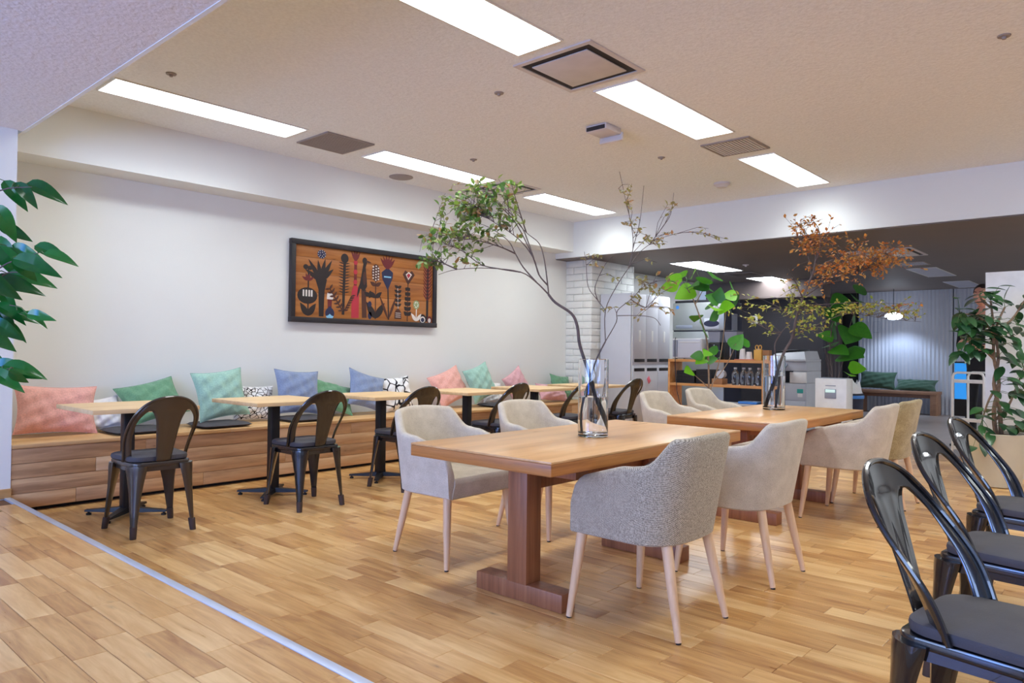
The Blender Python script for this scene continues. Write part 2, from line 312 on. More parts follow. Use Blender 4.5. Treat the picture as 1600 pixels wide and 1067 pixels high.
# ------------------------------------------------------------------ mesh helpers
class MB:
    def __init__(s): s.v = []; s.f = []; s.mi = []; s.sm = []
    def add(s, v, f, mi=0, sm=False, mat=None):
        o = len(s.v)
        s.v += [tuple(mat @ Vector(p)) for p in v] if mat is not None else [tuple(p) for p in v]
        for q in f: s.f.append(tuple(i+o for i in q)); s.mi.append(mi); s.sm.append(sm)
        return s
    def box(s, x0, y0, z0, x1, y1, z1, mi=0, mat=None):
        v = [(x0,y0,z0),(x1,y0,z0),(x1,y1,z0),(x0,y1,z0),(x0,y0,z1),(x1,y0,z1),(x1,y1,z1),(x0,y1,z1)]
        return s.add(v, [(0,3,2,1),(4,5,6,7),(0,1,5,4),(1,2,6,5),(2,3,7,6),(3,0,4,7)], mi, False, mat)
    def bbox(s, x0, y0, z0, x1, y1, z1, b=0.004, mi=0, mat=None):
        """box with chamfered edges"""
        bm = bmesh.new(); bmesh.ops.create_cube(bm, size=1.0)
        for v in bm.verts:
            v.co = Vector(((x0+x1)/2 + v.co.x*(x1-x0), (y0+y1)/2 + v.co.y*(y1-y0), (z0+z1)/2 + v.co.z*(z1-z0)))
        bmesh.ops.bevel(bm, geom=list(bm.edges), offset=b, segments=2, affect='EDGES', profile=0.5)
        bm.verts.index_update()
        v = [tuple(q.co) for q in bm.verts]; f = [tuple(q.index for q in p.verts) for p in bm.faces]; bm.free()
        return s.add(v, f, mi, False, mat)
    def tube(s, pts, r, n=8, mi=0, cap=True, sm=True, mat=None):
        pts = [Vector(p) for p in pts]; k = len(pts)
        rr = r if isinstance(r, (list, tuple)) else [r]*k
        v = []; up = None
        for i, p in enumerate(pts):
            d = (pts[min(i+1, k-1)] - pts[max(i-1, 0)])
            d = d.normalized() if d.length > 1e-9 else Vector((0, 0, 1))
            if up is None: up = Vector((1, 0, 0)) if abs(d.x) < 0.9 else Vector((0, 1, 0))
            a = up - d*up.dot(d); a.normalize(); up = a; b2 = d.cross(a)
            for j in range(n):
                t = 2*PI*j/n; v.append(p + (a*math.cos(t) + b2*math.sin(t))*rr[i])
        f = [(i*n+j, i*n+(j+1) % n, (i+1)*n+(j+1) % n, (i+1)*n+j) for i in range(k-1) for j in range(n)]
        s.add(v, f, mi, sm, mat)
        if cap:
            s.add(v[:n], [tuple(range(n))[::-1]], mi, False, mat); s.add(v[-n:], [tuple(range(n))], mi, False, mat)
        return s
    def lathe(s, prof, n=32, c=(0, 0, 0), mi=0, sm=True, mat=None):
        v = []
        for (r, z) in prof:
            for j in range(n):
                t = 2*PI*j/n; v.append((c[0]+r*math.cos(t), c[1]+r*math.sin(t), c[2]+z))
        k = len(prof)
        f = [(i*n+j, i*n+(j+1) % n, (i+1)*n+(j+1) % n, (i+1)*n+j) for i in range(k-1) for j in range(n)]
        return s.add(v, f, mi, sm, mat)
    def grid(s, fn, nu, nv, mi=0, sm=True, mat=None, wrap=False):
        v = [fn(i/(nu-1), j/(nv-1)) for i in range(nu) for j in range(nv)]
        f = [(i*nv+j, (i+1)*nv+j, (i+1)*nv+j+1, i*nv+j+1) for i in range(nu-1) for j in range(nv-1)]
        return s.add(v, f, mi, sm, mat)
    def prism(s, poly, d0, d1, axis='y', mi=0, mat=None):
        """poly in the plane across axis, extruded d0..d1"""
        def P(a, b, d): return (a, d, b) if axis == 'y' else ((d, a, b) if axis == 'x' else (a, b, d))
        n = len(poly); v = [P(a, b, d0) for a, b in poly] + [P(a, b, d1) for a, b in poly]
        f = [tuple(range(n))[::-1], tuple(range(n, 2*n))] + [(i, (i+1) % n, n+(i+1) % n, n+i) for i in range(n)]
        return s.add(v, f, mi, False, mat)
    def ball(s, c, rx, ry, rz, n=12, m=8, mi=0, mat=None):
        v = []
        for i in range(m+1):
            t = PI*i/m
            for j in range(n):
                p = 2*PI*j/n; v.append((c[0]+rx*math.sin(t)*math.cos(p), c[1]+ry*math.sin(t)*math.sin(p), c[2]-rz*math.cos(t)))
        f = [(i*n+j, i*n+(j+1) % n, (i+1)*n+(j+1) % n, (i+1)*n+j) for i in range(m) for j in range(n)]
        return s.add(v, f, mi, True, mat)
    def mesh(s, name, mats):
        me = bpy.data.meshes.new(name); me.from_pydata(s.v, [], s.f); 
        for m in (mats if isinstance(mats, (list, tuple)) else [mats]): me.materials.append(m)
        me.polygons.foreach_set('material_index', s.mi); me.polygons.foreach_set('use_smooth', s.sm)
        bm = bmesh.new(); bm.from_mesh(me); bmesh.ops.remove_doubles(bm, verts=bm.verts, dist=1e-6)
        bmesh.ops.recalc_face_normals(bm, faces=bm.faces); bm.to_mesh(me); bm.free()
        me.set_sharp_from_angle(angle=R(38))
        me.update()
        return me
    def obj(s, name, mats, parent=None, loc=(0, 0, 0), rot=(0, 0, 0)):
        return link(name, s.mesh(name, mats), parent, loc, rot)
def link(name, me, parent=None, loc=(0, 0, 0), rot=(0, 0, 0)):
    o = bpy.data.objects.new(name, me); C.objects.link(o)
    if parent is not None: o.parent = parent
    o.location = loc; o.rotation_euler = rot
    return o
def tag(o, label=None, cat=None, group=None, kind=None):
    if label: o['label'] = label
    if cat: o['category'] = cat
    if group: o['group'] = group
    if kind: o['kind'] = kind
    return o
def thing(name, label, cat, loc=(0, 0, 0), rz=0.0, group=None):
    o = bpy.data.objects.new(name, None); o.empty_display_size = 0.1; C.objects.link(o)
    o.location = loc; o.rotation_euler = (0, 0, rz)
    return tag(o, label, cat, group)
def dup(root, loc, rz, label, group=None):
    def cp(o, par):
        c = o.copy(); C.objects.link(c)
        if par is not None: c.parent = par
        for ch in KIDS.get(o.name, []): cp(ch, c)
        return c
    KIDS = {}
    for o in C.objects:
        if o.parent: KIDS.setdefault(o.parent.name, []).append(o)
    r = cp(root, None); r.location = loc; r.rotation_euler = (0, 0, rz)
    r['label'] = label
    if group: r['group'] = group
    return r
def struct(name, mb, mats, label=None, cat=None):
    return tag(mb.obj(name, mats), label, cat, None, 'structure')
def B(x0, y0, z0, x1, y1, z1): return MB().box(x0, y0, z0, x1, y1, z1)
def smooth(a, b, x):
    t = max(0.0, min(1.0, (x-a)/(b-a))); return t*t*(3-2*t)
def addattr(me, vals):
    a = me.attributes.new('rnd', 'FLOAT', 'FACE'); a.data.foreach_set('value', vals)

VINE_A = [[[3141,2153,730],[3103,2196,916],[3083,2220,1032],[3049,2259,1182],[3041,2271,1282],[3022,2295,1348],[2967,2359,1405],[2944,2388,1448]],[[2944,2388,1448],[2964,2410,1497],[2972,2444,1643],[2975,2483,1729],[2951,2554,1791],[2933,2618,1868],[2903,2693,2003]],[[2944,2388,1448],[2874,2414,1508],[2793,2453,1556],[2660,2550,1570],[2528,2647,1558],[2443,2691,1527]],[[2901,2436,1511],[2887,2518,1596],[2893,2579,1673],[2898,2641,1751],[2863,2748,1827],[2826,2856,1870]],[[2941,2391,1495],[2893,2413,1549],[2859,2420,1629],[2805,2449,1705],[2745,2484,1757],[2657,2551,1821],[2579,2607,1894]],[[2829,2485,1561],[2777,2587,1580],[2733,2681,1606],[2687,2775,1680],[2643,2869,1724],[2611,2948,1776]],[[2921,2528,1785],[2923,2573,1890],[2923,2621,2010],[2937,2653,2074]],[[2846,2538,1664],[2729,2544,1688],[2587,2576,1707],[2459,2595,1703]],[[2909,2426,1551],[2829,2412,1655],[2727,2421,1784],[2638,2419,1842],[2524,2443,1921]],[[2874,2433,1632],[2912,2502,1723],[2934,2586,1837],[2901,2733,1983],[2882,2865,2070]],[[2539,2658,1560],[2469,2698,1591],[2420,2715,1604]]]
VINE_A_LEAVES = [[2622,2650,1867,125,85,75],[2665,2533,1925,97,71,40],[2585,2776,1692,107,66,50],[2615,2618,1764,130,58,35],[2460,2749,1601,32,22,14],[2774,2566,1846,83,83,22],[2934,2645,2047,28,28,8],[2732,2812,2008,86,34,18],[2643,2894,1952,20,27,6]]
VINE_B = [[[3066,2237,732],[3062,2239,832],[3075,2222,962],[3099,2192,1103],[3131,2155,1206]],[[3131,2155,1206],[3154,2173,1368],[3216,2148,1496],[3284,2117,1599],[3344,2096,1679],[3418,2058,1743],[3508,2004,1790],[3641,1902,1818],[3761,1816,1768]],[[3131,2155,1206],[3139,2094,1306],[3114,2071,1363],[3133,1999,1421],[3148,1930,1486],[3174,1851,1510],[3189,1785,1501]],[[3128,2155,1366],[3131,2207,1422],[3127,2266,1495],[3148,2296,1615],[3171,2326,1692]],[[3100,2185,1419],[3049,2166,1485],[3039,2100,1591],[3024,2041,1630]],[[3171,2108,1340],[3177,2026,1339],[3184,1943,1334],[3171,1883,1319],[3145,1839,1285]],[[3247,2093,1594],[3271,2082,1700],[3276,2094,1814],[3263,2124,1956],[3248,2156,2115]],[[3362,2036,1727],[3436,2003,1826],[3494,1986,1905],[3533,1990,2028]],[[3303,2103,1706],[3390,2115,1867],[3466,2139,2076]],[[3171,2031,1424],[3281,2022,1387],[3375,2029,1399]]]
VINE_B_LEAVES = [[3155,2046,1974,26,72,16],[3294,2055,1846,60,40,14],[3286,1933,1742,115,26,26],[3296,1866,1875,26,49,8],[3195,1952,1511,58,45,22],[3173,2033,1441,82,39,16],[3464,2074,1363,87,28,14],[3186,2328,1652,20,34,5],[3249,2246,1642,41,27,6],[3604,1844,1787,69,20,10],[3113,2090,1380,39,32,6],[3333,1902,1519,33,39,12]]
VINE_C = [[[5620,2325,729],[5694,2235,1125],[5742,2178,1273],[5763,2152,1431],[5794,2114,1593],[5842,2057,1781],[5857,2039,1878]],[[5742,2178,1273],[5859,2121,1352],[5951,2093,1370],[6101,1999,1441],[6265,1891,1488],[6512,1691,1451],[6763,1487,1431]],[[5769,2144,1466],[5759,2042,1528],[5772,1915,1539],[5853,1712,1547],[6027,1407,1536]],[[5804,2103,1604],[5956,2022,1702],[6124,1923,1756],[6279,1838,1827],[6458,1727,1904],[6629,1625,1978]],[[5842,2057,1781],[5842,1955,1870],[5872,1822,1903],[5932,1654,1931]],[[5857,2039,1878],[5886,2054,1984],[5880,2108,2101],[5871,2166,2224]],[[5857,2039,1878],[5813,1985,1995],[5729,1976,2133],[5617,2000,2194]],[[5839,2061,1766],[5917,2120,1942],[5967,2211,2070]],[[5945,2018,1701],[6019,1915,1808],[6090,1816,1859],[6201,1673,1911],[6264,1582,1986]],[[5794,2114,1593],[5654,2118,1714],[5516,2120,1801]]]
VINE_C_LEAVES = [[5908,2118,2028,82,61,60],[6023,2042,2076,129,72,70],[6208,1901,1929,182,83,150],[6375,1729,1917,146,62,110],[5852,1910,1818,149,59,70],[5918,2092,2223,102,46,26],[5838,2215,2225,41,61,10],[6338,1578,2020,112,46,24],[5739,2088,1518,120,60,60,1],[5956,1992,1731,122,51,40],[5761,2022,1368,99,69,34,1],[6331,1812,1541,167,52,60,1],[6481,1611,1516,146,52,36,1],[6447,1486,1557,51,25,12]]
VINE_D = [[[5664,2276,730],[5681,2264,963],[5675,2278,1125],[5677,2285,1231],[5717,2250,1324]],[[5717,2250,1324],[5606,2288,1331],[5468,2354,1388],[5380,2367,1400],[5271,2401,1455]],[[5717,2250,1324],[5793,2198,1433],[5828,2192,1552],[5832,2220,1657]],[[5790,2197,1433],[5663,2225,1494],[5567,2218,1563]]]
VINE_D_LEAVES = [[5546,2367,1416,70,50,30],[5659,2550,1503,73,73,30],[5822,2195,1603,82,71,30],[5845,2332,1323,73,31,8],[5861,2289,1740,73,52,12]]
UMB_1_STEMS = [[[7051,3534,558],[7038,3539,1028],[7020,3554,1296],[6971,3604,1517],[6914,3664,1731],[6876,3704,1818]],[[7056,3524,759],[7118,3449,1096],[7146,3409,1500],[7153,3399,1661],[7182,3364,1756]],[[7064,3514,827],[7164,3399,1030],[7227,3324,1253]],[[7038,3544,793],[6964,3624,892],[6918,3674,945]],[[7038,3539,1028],[7028,3549,1108]],[[6933,3644,1658],[6993,3574,1833]],[[7150,3404,1567],[7086,3474,1647]]]
UMB_1_LEAVES = [[6820,3839,1929,188,1],[6965,3604,1860,201,0],[7055,3802,1960,201,0],[7116,3586,1843,174,0],[7270,3418,1641,174,0],[7097,3459,1755,174,0],[7143,3590,1654,188,0],[7151,3560,1176,147,0],[6951,3634,1120,147,0],[6914,3809,1976,174,1],[7050,3731,1996,174,1],[6903,3522,1911,228,0],[6859,3724,1777,241,2],[6839,3895,1859,201,1],[7257,3576,1977,241,0],[6788,3577,1852,188,0],[7053,3509,1727,188,0],[7223,3469,1709,174,0],[6984,3438,1614,228,2],[7055,3359,1628,215,2],[7346,3405,1830,215,0],[7314,3368,1697,188,0],[7173,3374,1756,161,1],[6899,3537,1426,282,0],[7031,3687,1521,188,0],[7205,3568,1540,161,0],[6930,3507,1148,147,1],[6983,3599,1081,161,1],[7059,3514,1089,147,0],[7189,3520,1095,120,0],[6809,3646,961,161,1],[7236,3314,1280,201,0],[7390,3292,1276,188,0]]
UMB_2_STEMS = [[[9391,3024,467],[9380,3030,785],[9342,3066,1102],[9351,3048,1500],[9411,2977,1740]],[[9386,3024,705],[9454,2941,1104],[9485,2900,1423],[9558,2811,1822]],[[9385,3024,785],[9480,2918,850],[9521,2870,922]],[[9344,3066,1023],[9292,3119,1221]],[[9454,2941,1104],[9543,2841,1185]],[[9380,3030,785],[9305,3107,1102]]]
UMB_2_LEAVES = [[9664,2842,1846,286,0],[9442,2941,1773,350,0],[9349,3048,1659,270,1],[9795,2843,1984,238,0],[9478,3058,1424,286,1],[9386,2862,1389,381,0],[9490,2745,1438,302,0],[9643,2872,1524,270,0],[9316,2944,1199,270,1],[9433,3112,1263,254,1],[9358,2823,1145,381,0],[9585,2793,1202,206,1],[9405,2850,909,206,2],[9573,2811,987,222,2],[9585,3085,1590,238,0],[9300,3107,1380,206,1]]
FICUS_STEMS = [[[7781,1076,386],[7752,1106,466],[7737,1119,673],[7764,1085,903],[7729,1119,1133],[7720,1123,1420],[7701,1141,1649]],[[7796,1059,387],[7783,1072,467],[7772,1081,674],[7733,1119,903],[7756,1089,1133],[7736,1106,1391],[7786,1046,1593]],[[7750,1106,587],[7821,1025,703],[7875,961,905],[7911,918,1050]],[[7729,1119,1133],[7639,1218,1246],[7568,1295,1331]],[[7721,1123,1362],[7635,1218,1505],[7519,1346,1531]],[[7760,1089,903],[7705,1153,759],[7670,1196,586]],[[7736,1106,1391],[7827,1004,1479],[7901,918,1653]],[[7775,1081,501],[7882,961,532],[7957,875,619]],[[7702,1141,1592],[7651,1196,1649],[7631,1217,1706]]]
FICUS_LEAVES = [[7381,1178,1290,135,0],[7556,1275,1387,101,0],[7491,1068,1325,101,0],[7351,1315,1246,104,0],[7433,1333,1580,130,0],[7539,1147,1364,147,0],[7821,1189,1314,115,0],[7606,1132,1207,134,0],[7444,1197,1369,101,0],[7634,1239,1485,115,0],[7667,1281,1330,143,0],[7833,1218,1193,127,0],[7414,1169,1457,154,0],[7505,1322,1252,106,0],[7782,1068,1317,141,0],[7725,1144,1442,137,0],[7781,1318,1436,145,0],[7615,1340,1330,101,0],[7357,1341,1674,144,0],[7519,1288,1233,98,0],[7790,1191,1308,101,0],[7868,1175,1294,120,0],[7910,1136,1297,129,0],[7645,1110,1592,113,0],[7343,1277,1151,152,0],[7646,1161,1277,111,0],[7530,1244,1411,97,0],[7658,1287,1238,152,0],[7283,1274,1369,136,0],[7897,1088,1502,147,0],[7636,1274,1279,103,0],[7475,1133,1338,109,0],[7429,1178,1320,97,0],[7889,1152,1292,99,0],[7511,1217,1405,112,0],[7861,1264,1316,146,0],[7329,1256,1323,102,0],[7415,1201,1273,145,0],[7630,950,1314,128,0],[7862,1252,1375,128,0],[7634,1091,1509,112,0],[7848,1137,1170,128,0],[7857,1263,1284,144,0],[7839,1112,1555,144,0],[7393,1137,1205,118,0],[7794,1135,1346,112,0],[7972,1135,1408,151,0],[7553,1089,1391,110,0],[7859,1204,1282,133,0],[7834,1160,1492,135,0],[7882,1099,1268,149,0],[7777,1215,1514,107,0],[7504,1262,1158,153,0],[7300,1337,1176,139,0],[7921,1069,1434,149,0],[7907,987,1301,154,0],[7400,1117,1346,105,0],[8079,977,1521,127,0],[7411,1237,1371,145,0],[7768,1092,1378,111,0],[7937,1122,1357,105,0],[7880,1182,1376,131,0],[7570,1276,1346,126,0],[7534,1079,1472,122,0],[7860,912,1473,107,0],[7710,1105,1628,116,0],[7609,1248,1548,103,0],[7727,1085,1380,142,0],[7555,1230,1549,150,0],[7743,1187,1573,127,0],[7853,1235,1440,125,0],[7533,1127,1700,151,0],[7337,1266,1568,145,0],[7649,992,1384,101,0],[8053,984,1406,142,0],[7607,974,1316,135,0],[8131,927,1708,110,0],[7819,1201,1398,154,0],[7684,1020,1366,127,0],[7488,1022,1370,139,0],[7543,1169,1514,98,0],[7903,1206,1591,101,0],[7643,1007,1779,103,0],[7663,900,1421,113,0],[7429,1250,1346,144,0],[7947,971,1263,130,0],[7706,1052,1453,137,0],[8071,900,1359,134,0],[8067,945,1366,101,0],[7873,1203,1453,129,0],[7576,1071,1409,127,0],[7600,1019,1426,100,0],[7582,1100,1378,141,0],[7410,1107,1465,117,0],[7537,1324,1463,139,0],[7322,1265,1403,151,0],[7702,1330,1540,126,0],[7724,1407,1437,137,0],[7541,1379,1379,138,0],[7288,1319,1434,100,0],[7393,1224,1425,112,0],[7667,1260,1419,147,0],[7484,1322,1428,114,0],[7777,1334,1427,112,0],[7804,1305,1498,111,0],[7436,1324,1418,97,0],[7466,1372,1461,109,0],[7489,1275,1470,102,0],[7379,1286,1464,115,0],[7549,1381,1514,140,0],[7586,1113,1727,120,0],[7843,1041,1656,139,0],[7945,918,1633,148,0],[7713,1105,1727,105,0],[7725,1296,1659,143,0],[7661,1277,1699,136,0],[7645,1071,1633,105,0],[7917,949,1605,129,0],[7362,1146,1674,125,0],[7777,1041,1718,126,0],[7567,1085,1653,140,0],[7619,997,1624,139,0],[7637,1093,1760,126,0],[7650,1239,1641,141,0],[7564,1090,1653,106,0],[7452,1052,1667,130,0],[7980,937,904,136,0],[7807,971,1106,127,0],[7661,959,947,149,0],[7913,851,1028,98,0],[7754,893,1419,123,0],[7921,936,509,109,0],[7677,899,790,152,0],[7972,948,1172,148,0],[7601,915,574,125,0],[7782,893,962,123,0],[8056,953,819,115,0],[7702,859,966,145,0],[7783,881,1101,149,0],[7867,994,822,155,0],[7574,957,817,113,0],[8148,916,734,114,0],[7678,936,819,127,0],[7948,1058,606,148,0],[7805,1028,1276,151,0],[7814,957,1024,139,0],[7594,926,1238,114,0],[7776,926,1010,124,0],[7699,963,669,153,0],[7765,971,1099,129,0],[8079,971,856,109,0],[8085,1023,954,149,0],[7601,953,937,108,0],[7704,952,897,111,0],[7718,1036,1133,140,0],[7538,1195,625,119,0],[7515,1077,662,153,0],[7454,1206,685,147,0],[7644,1150,612,120,0],[7514,1007,738,147,0],[7742,1058,649,149,0],[7904,1184,661,120,0],[7586,1078,831,153,0],[7798,1137,637,127,0],[7896,1083,717,134,0],[7764,1243,635,99,0],[7588,1119,492,134,0],[7991,936,488,134,0],[7914,944,514,127,0],[7555,958,524,132,0],[7911,990,455,152,0],[7760,887,597,111,0],[7674,832,582,115,0],[7635,1035,542,121,0],[7532,996,684,110,0],[7657,972,487,136,0],[7716,908,653,126,0],[7752,886,558,144,0],[8118,967,397,114,0],[7769,993,536,110,0],[7667,1076,1312,106,0],[7573,958,916,105,0],[8035,1000,1102,149,0],[7669,1028,1426,151,0],[7575,942,956,140,0],[7669,1034,1205,119,0],[7705,1009,1129,113,0],[7647,976,1147,153,0],[7697,1075,1009,144,0],[8062,994,1104,119,0],[7408,1138,368,149,0],[7340,1221,362,141,0],[7529,1156,397,150,0],[7519,1174,508,117,0],[7813,1149,396,112,0],[7767,1228,335,97,0],[7438,1099,449,151,0],[7891,1224,304,152,0],[7618,1217,362,122,0],[7722,1247,1329,143,0],[7512,1202,1432,132,0],[7332,1239,1226,142,0],[7368,1191,1166,111,0],[7882,1232,1285,116,0],[7447,1109,1465,112,0],[7588,1202,1245,138,0],[7668,1265,1214,133,0],[7367,1224,1460,135,0],[7523,1222,1361,130,0],[7433,1236,1356,111,0],[7535,1180,1157,130,0],[7320,1357,1137,126,0]]
LYRATE_STEMS = [[[801,3906,863],[813,3885,1259],[810,3880,1599],[810,3874,1938]],[[808,3880,1740],[859,3821,1832],[953,3716,1850]],[[813,3880,1429],[884,3800,1509],[977,3695,1559]],[[813,3885,1259],[868,3821,1322],[915,3769,1323]],[[818,3885,976],[873,3821,1034],[911,3779,1049]],[[813,3882,1344],[875,3811,1458],[922,3758,1473]]]
LYRATE_LEAVES = [[918,3848,1840,96,30],[944,3773,1834,84,25],[1022,3787,1864,107,70],[855,3710,1685,113,20],[899,3773,1656,84,60],[891,3887,1566,130,30],[918,3864,1529,113,10],[956,3843,1578,96,75],[932,3609,1506,124,85],[998,3610,1568,101,80],[1013,3541,1542,84,100],[919,3669,1481,84,20],[979,3837,1469,124,100],[909,3799,1432,130,110],[910,3902,1365,84,15],[884,3766,1310,96,80],[943,3848,1298,101,100],[956,3708,1290,101,115],[964,3644,1283,73,100],[900,3871,1262,96,10],[933,3885,1229,84,60],[858,3717,1225,101,40],[912,3806,1048,124,85],[946,3776,1054,113,100],[910,3696,1009,56,20],[882,3773,1007,101,60],[823,3756,1728,113,30],[828,3775,1424,130,60],[829,3794,1202,130,50],[855,3871,1090,113,60]]
# ------------------------------------------------------------------ the room
ZC, ZLOW, ZD = 2.96, 2.62, 2.47
XB = 8.10
struct('wall_left', B(-4.0, 6.45, -0.1, 12.45, 6.6, 3.0), M['wall'], 'white painted wall behind the long bench', 'wall')
struct('pillar', B(-4.0, 5.815, 0.0, 1.4025, 6.452, 2.63), M['wall'], 'white wall section beside the left end of the bench', 'wall')
struct('trim_3', MB().bbox(-4.0, 5.800, 0.114, 1.403, 5.816, 0.178, 0.002), M['bench_top'], 'pale wood skirting of the white pillar', 'skirting')
struct('beam_left', B(1.40, 6.13, 2.545, XB+0.01, 6.452, 2.97), M['wall'], 'white boxed soffit running along the top of the left wall', 'soffit')
struct('beam_end', B(XB, -4.0, ZD, XB+0.3, 6.452, 2.97), M['wall'], 'white beam above the opening to the dark back area', 'beam')
XS = [(1.82, 3.285), (4.10, 5.56), (6.39, 7.84)]; YS = (2.76, 5.415, 0.10, -2.56); LWD = 0.33; RCS = 0.05
mb = MB(); xe = [1.45] + [v for s in XS for v in s] + [XB+0.005]; ye = sorted([-4.0, 6.46] + [v for y in YS for v in (y-LWD/2, y+LWD/2)])
for i in range(len(xe)-1):
    for j in range(len(ye)-1):
        if i % 2 == 1 and j % 2 == 1: continue                      # opening of a recessed light
        mb.box(xe[i], ye[j], ZC, xe[i+1], ye[j+1], ZC+RCS)
mb.box(1.45, -4.0, ZC+RCS+0.02, XB, 6.46, ZC+RCS+0.05)
struct('ceiling', mb, M['ceil'], 'pale rock wool ceiling of the main room', 'ceiling')
struct('ceiling_lower', B(-4.0, -4.0, ZLOW, 1.43, 5.83, ZLOW+0.46), M['ceil_low'], 'lower ceiling at the near left corner', 'ceiling')
struct('trim_1', B(1.43, -4.0, ZLOW-0.004, 1.452, 6.134, ZC+0.06), M['white_paint'], 'pale edge trim of the lower ceiling', 'trim')
mb = B(XB+0.01, -4.0, ZD-0.012, 16.3, 6.45, ZD-0.002)
struct('ceiling_dark', mb, M['dark_ceil'], 'dark brown ceiling of the back area', 'ceiling')
struct('wall_right', B(-4.0, -4.15, -0.1, 16.3, -4.0, 3.0), M['wall'], 'white wall on the right side of the room', 'wall')
mb = MB()
for (y0, y1, z0, z1) in ((-4, 6.45, -0.1, 0.7), (-4, 6.45, 2.4, 3.0), (-4, -2.5, .7, 2.4), (0.7, 2.0, .7, 2.4), (5.2, 6.45, .7, 2.4)):
    mb.box(-4.15, y0, z0, -4.0, y1, z1)
struct('wall_front', mb, M['wall'], 'white window wall behind the camera', 'wall')
struct('wall_back', B(16.28, -4.0, -0.1, 16.4, 6.45, 2.5), M['black'], 'back wall coloured black for the dark of the doorway gap', 'wall')  # black colour stands in for the darkness beyond the open doorway

# ---- floors: slab, then parquet blocks (nearest 300 in view single, the rest one stuff part each)
def in_view(p):
    v = Vector(p) - Vector((0, 0, 1.15)); z = v.dot(_F)
    if z < 0.3: return False
    return abs(v.dot(_r)/z) < 0.74 and abs(v.dot(_d)/z) < 0.51
random.seed(11)
PW, PT = 0.108, 0.012
LENS = [0.32, 0.38, 0.45, 0.52]
def plank_verts(L, cx=0, cy=0, cz=0, wd=PW):
    a, b, e, t = wd/2-0.0007, L/2-0.0008, 0.0012, PT
    v = [(-a, -b, -t), (a, -b, -t), (a, b, -t), (-a, b, -t), (-a, -b, -e), (a, -b, -e), (a, b, -e), (-a, b, -e), (-a+e, -b+e, 0), (a-e, -b+e, 0), (a-e, b-e, 0), (-a+e, b-e, 0)]
    f = [(8, 9, 10, 11), (4, 5, 9, 8), (5, 6, 10, 9), (6, 7, 11, 10), (7, 4, 8, 11), (0, 1, 5, 4), (1, 2, 6, 5), (2, 3, 7, 6), (3, 0, 4, 7)]
    return [(x+cx, y+cy, z+cz) for x, y, z in v], f
PM = {}
for L_ in LENS:
    q = MB(); q.add(*plank_verts(L_)); PM[L_] = q.mesh('plank', M['plank'])
def parquet(floor, x0, x1, y0, y1, z):
    allp = []
    nx = int(round((x1-x0)/PW)); wd = (x1-x0)/nx
    for i in range(nx):
        x = x0 + (i+0.5)*wd; y = y0 - random.random()*0.4
        while y < y1:
            L = random.choice(LENS)
            if y + L > y1: L = 0.32; y = max(y, y1-0.32) if y1-y > 0.16 else y
            if y + L > y1+1e-6:
                break
            if y + L > y0: allp.append((x, y+L/2, L))
            y += L
    vis = [p for p in allp if in_view((p[0], p[1], z))]
    vis.sort(key=lambda p: p[0]**2+p[1]**2)
    near = set(vis[:300]); rest = MB(); vals = []
    for p in allp:
        if p in near:
            link('plank', PM[p[2]], floor, (p[0], p[1], z))
        else:
            v, f = plank_verts(p[2], p[0], p[1], z); rest.add(v, f); vals += [random.random()]*len(f)
    me = bpy.data.meshes.new('parquet_blocks'); me.from_pydata(rest.v, [], rest.f); me.materials.append(M['plank']); addattr(me, vals); me.update()
    tag(link('parquet_blocks', me, floor), kind='stuff')
ZP = 0.116
fl = struct('floor', B(1.38, -4.0, -0.2, 9.62, 6.46, -PT+0.001), M['plank_gap'], 'honey oak parquet floor of the main room', 'floor')
parquet(fl, 1.402, 9.6, -1.6, 6.45, 0.0)
fp = struct('floor_platform', B(-4.0, -4.0, -0.1, 1.396, 5.82, ZP-PT+0.001), M['plank_gap'], 'raised oak parquet floor left of the metal nosing strip', 'floor')
parquet(fp, -0.8, 1.365, 0.4, 5.80, ZP)
struct('floor_back', B(9.6, -4.0, -0.2, 16.3, 6.46, 0.0), M['vinyl'], 'grey brown vinyl floor of the back area', 'floor')
mb = MB(); mb.bbox(1.365, -3.9, ZP-0.02, 1.402, 5.815, ZP+0.003, 0.0015); mb.box(1.396, -3.9, 0.0, 1.401, 5.815, ZP-0.02)
struct('trim_2', mb, M['alu'], 'pale metal nosing strip along the platform edge', 'trim')

# ---- white brick pillar at the far end of the bench
bp = struct('brick_pillar', B(8.372, 6.012, 0.0, 9.46, 6.46, ZD-0.01), M['mortar'], 'white painted brick pillar beside the lockers', 'pillar')
BH, BLN = 0.098, 0.31
mesh_b = {}
def brick(L, axis):
    if (L, axis) not in mesh_b:
        q = MB(); 
        if axis == 'y': q.bbox(-0.006, -L/2+0.003, 0.003, 0.02, L/2-0.003, BH-0.004, 0.004)
        else: q.bbox(-L/2+0.003, -0.006, 0.003, L/2-0.003, 0.02, BH-0.004, 0.004)
        mesh_b[(L, axis)] = q.mesh('brick', M['brick'])
    return mesh_b[(L, axis)]
random.seed(3)
nrow = int((ZD-0.012)/BH)
for k in range(nrow):
    z = k*BH + 0.012
    segs = [0.30, 0.14] if k % 2 else [0.14, 0.30]
    y = 6.012
    for L in segs:
        link('brick', brick(L, 'y'), bp, (8.362+random.uniform(-0.004, 0.004), y+L/2, z)); y += L
    if k > 11:
        x = 8.36; ss = [0.30, 0.30, 0.30, 0.20] if k % 2 else [0.15, 0.30, 0.30, 0.30, 0.05]
        for L in ss:
            link('brick', brick(L, 'x'), bp, (x+L/2, 6.002+random.uniform(-0.004, 0.004), z)); x += L

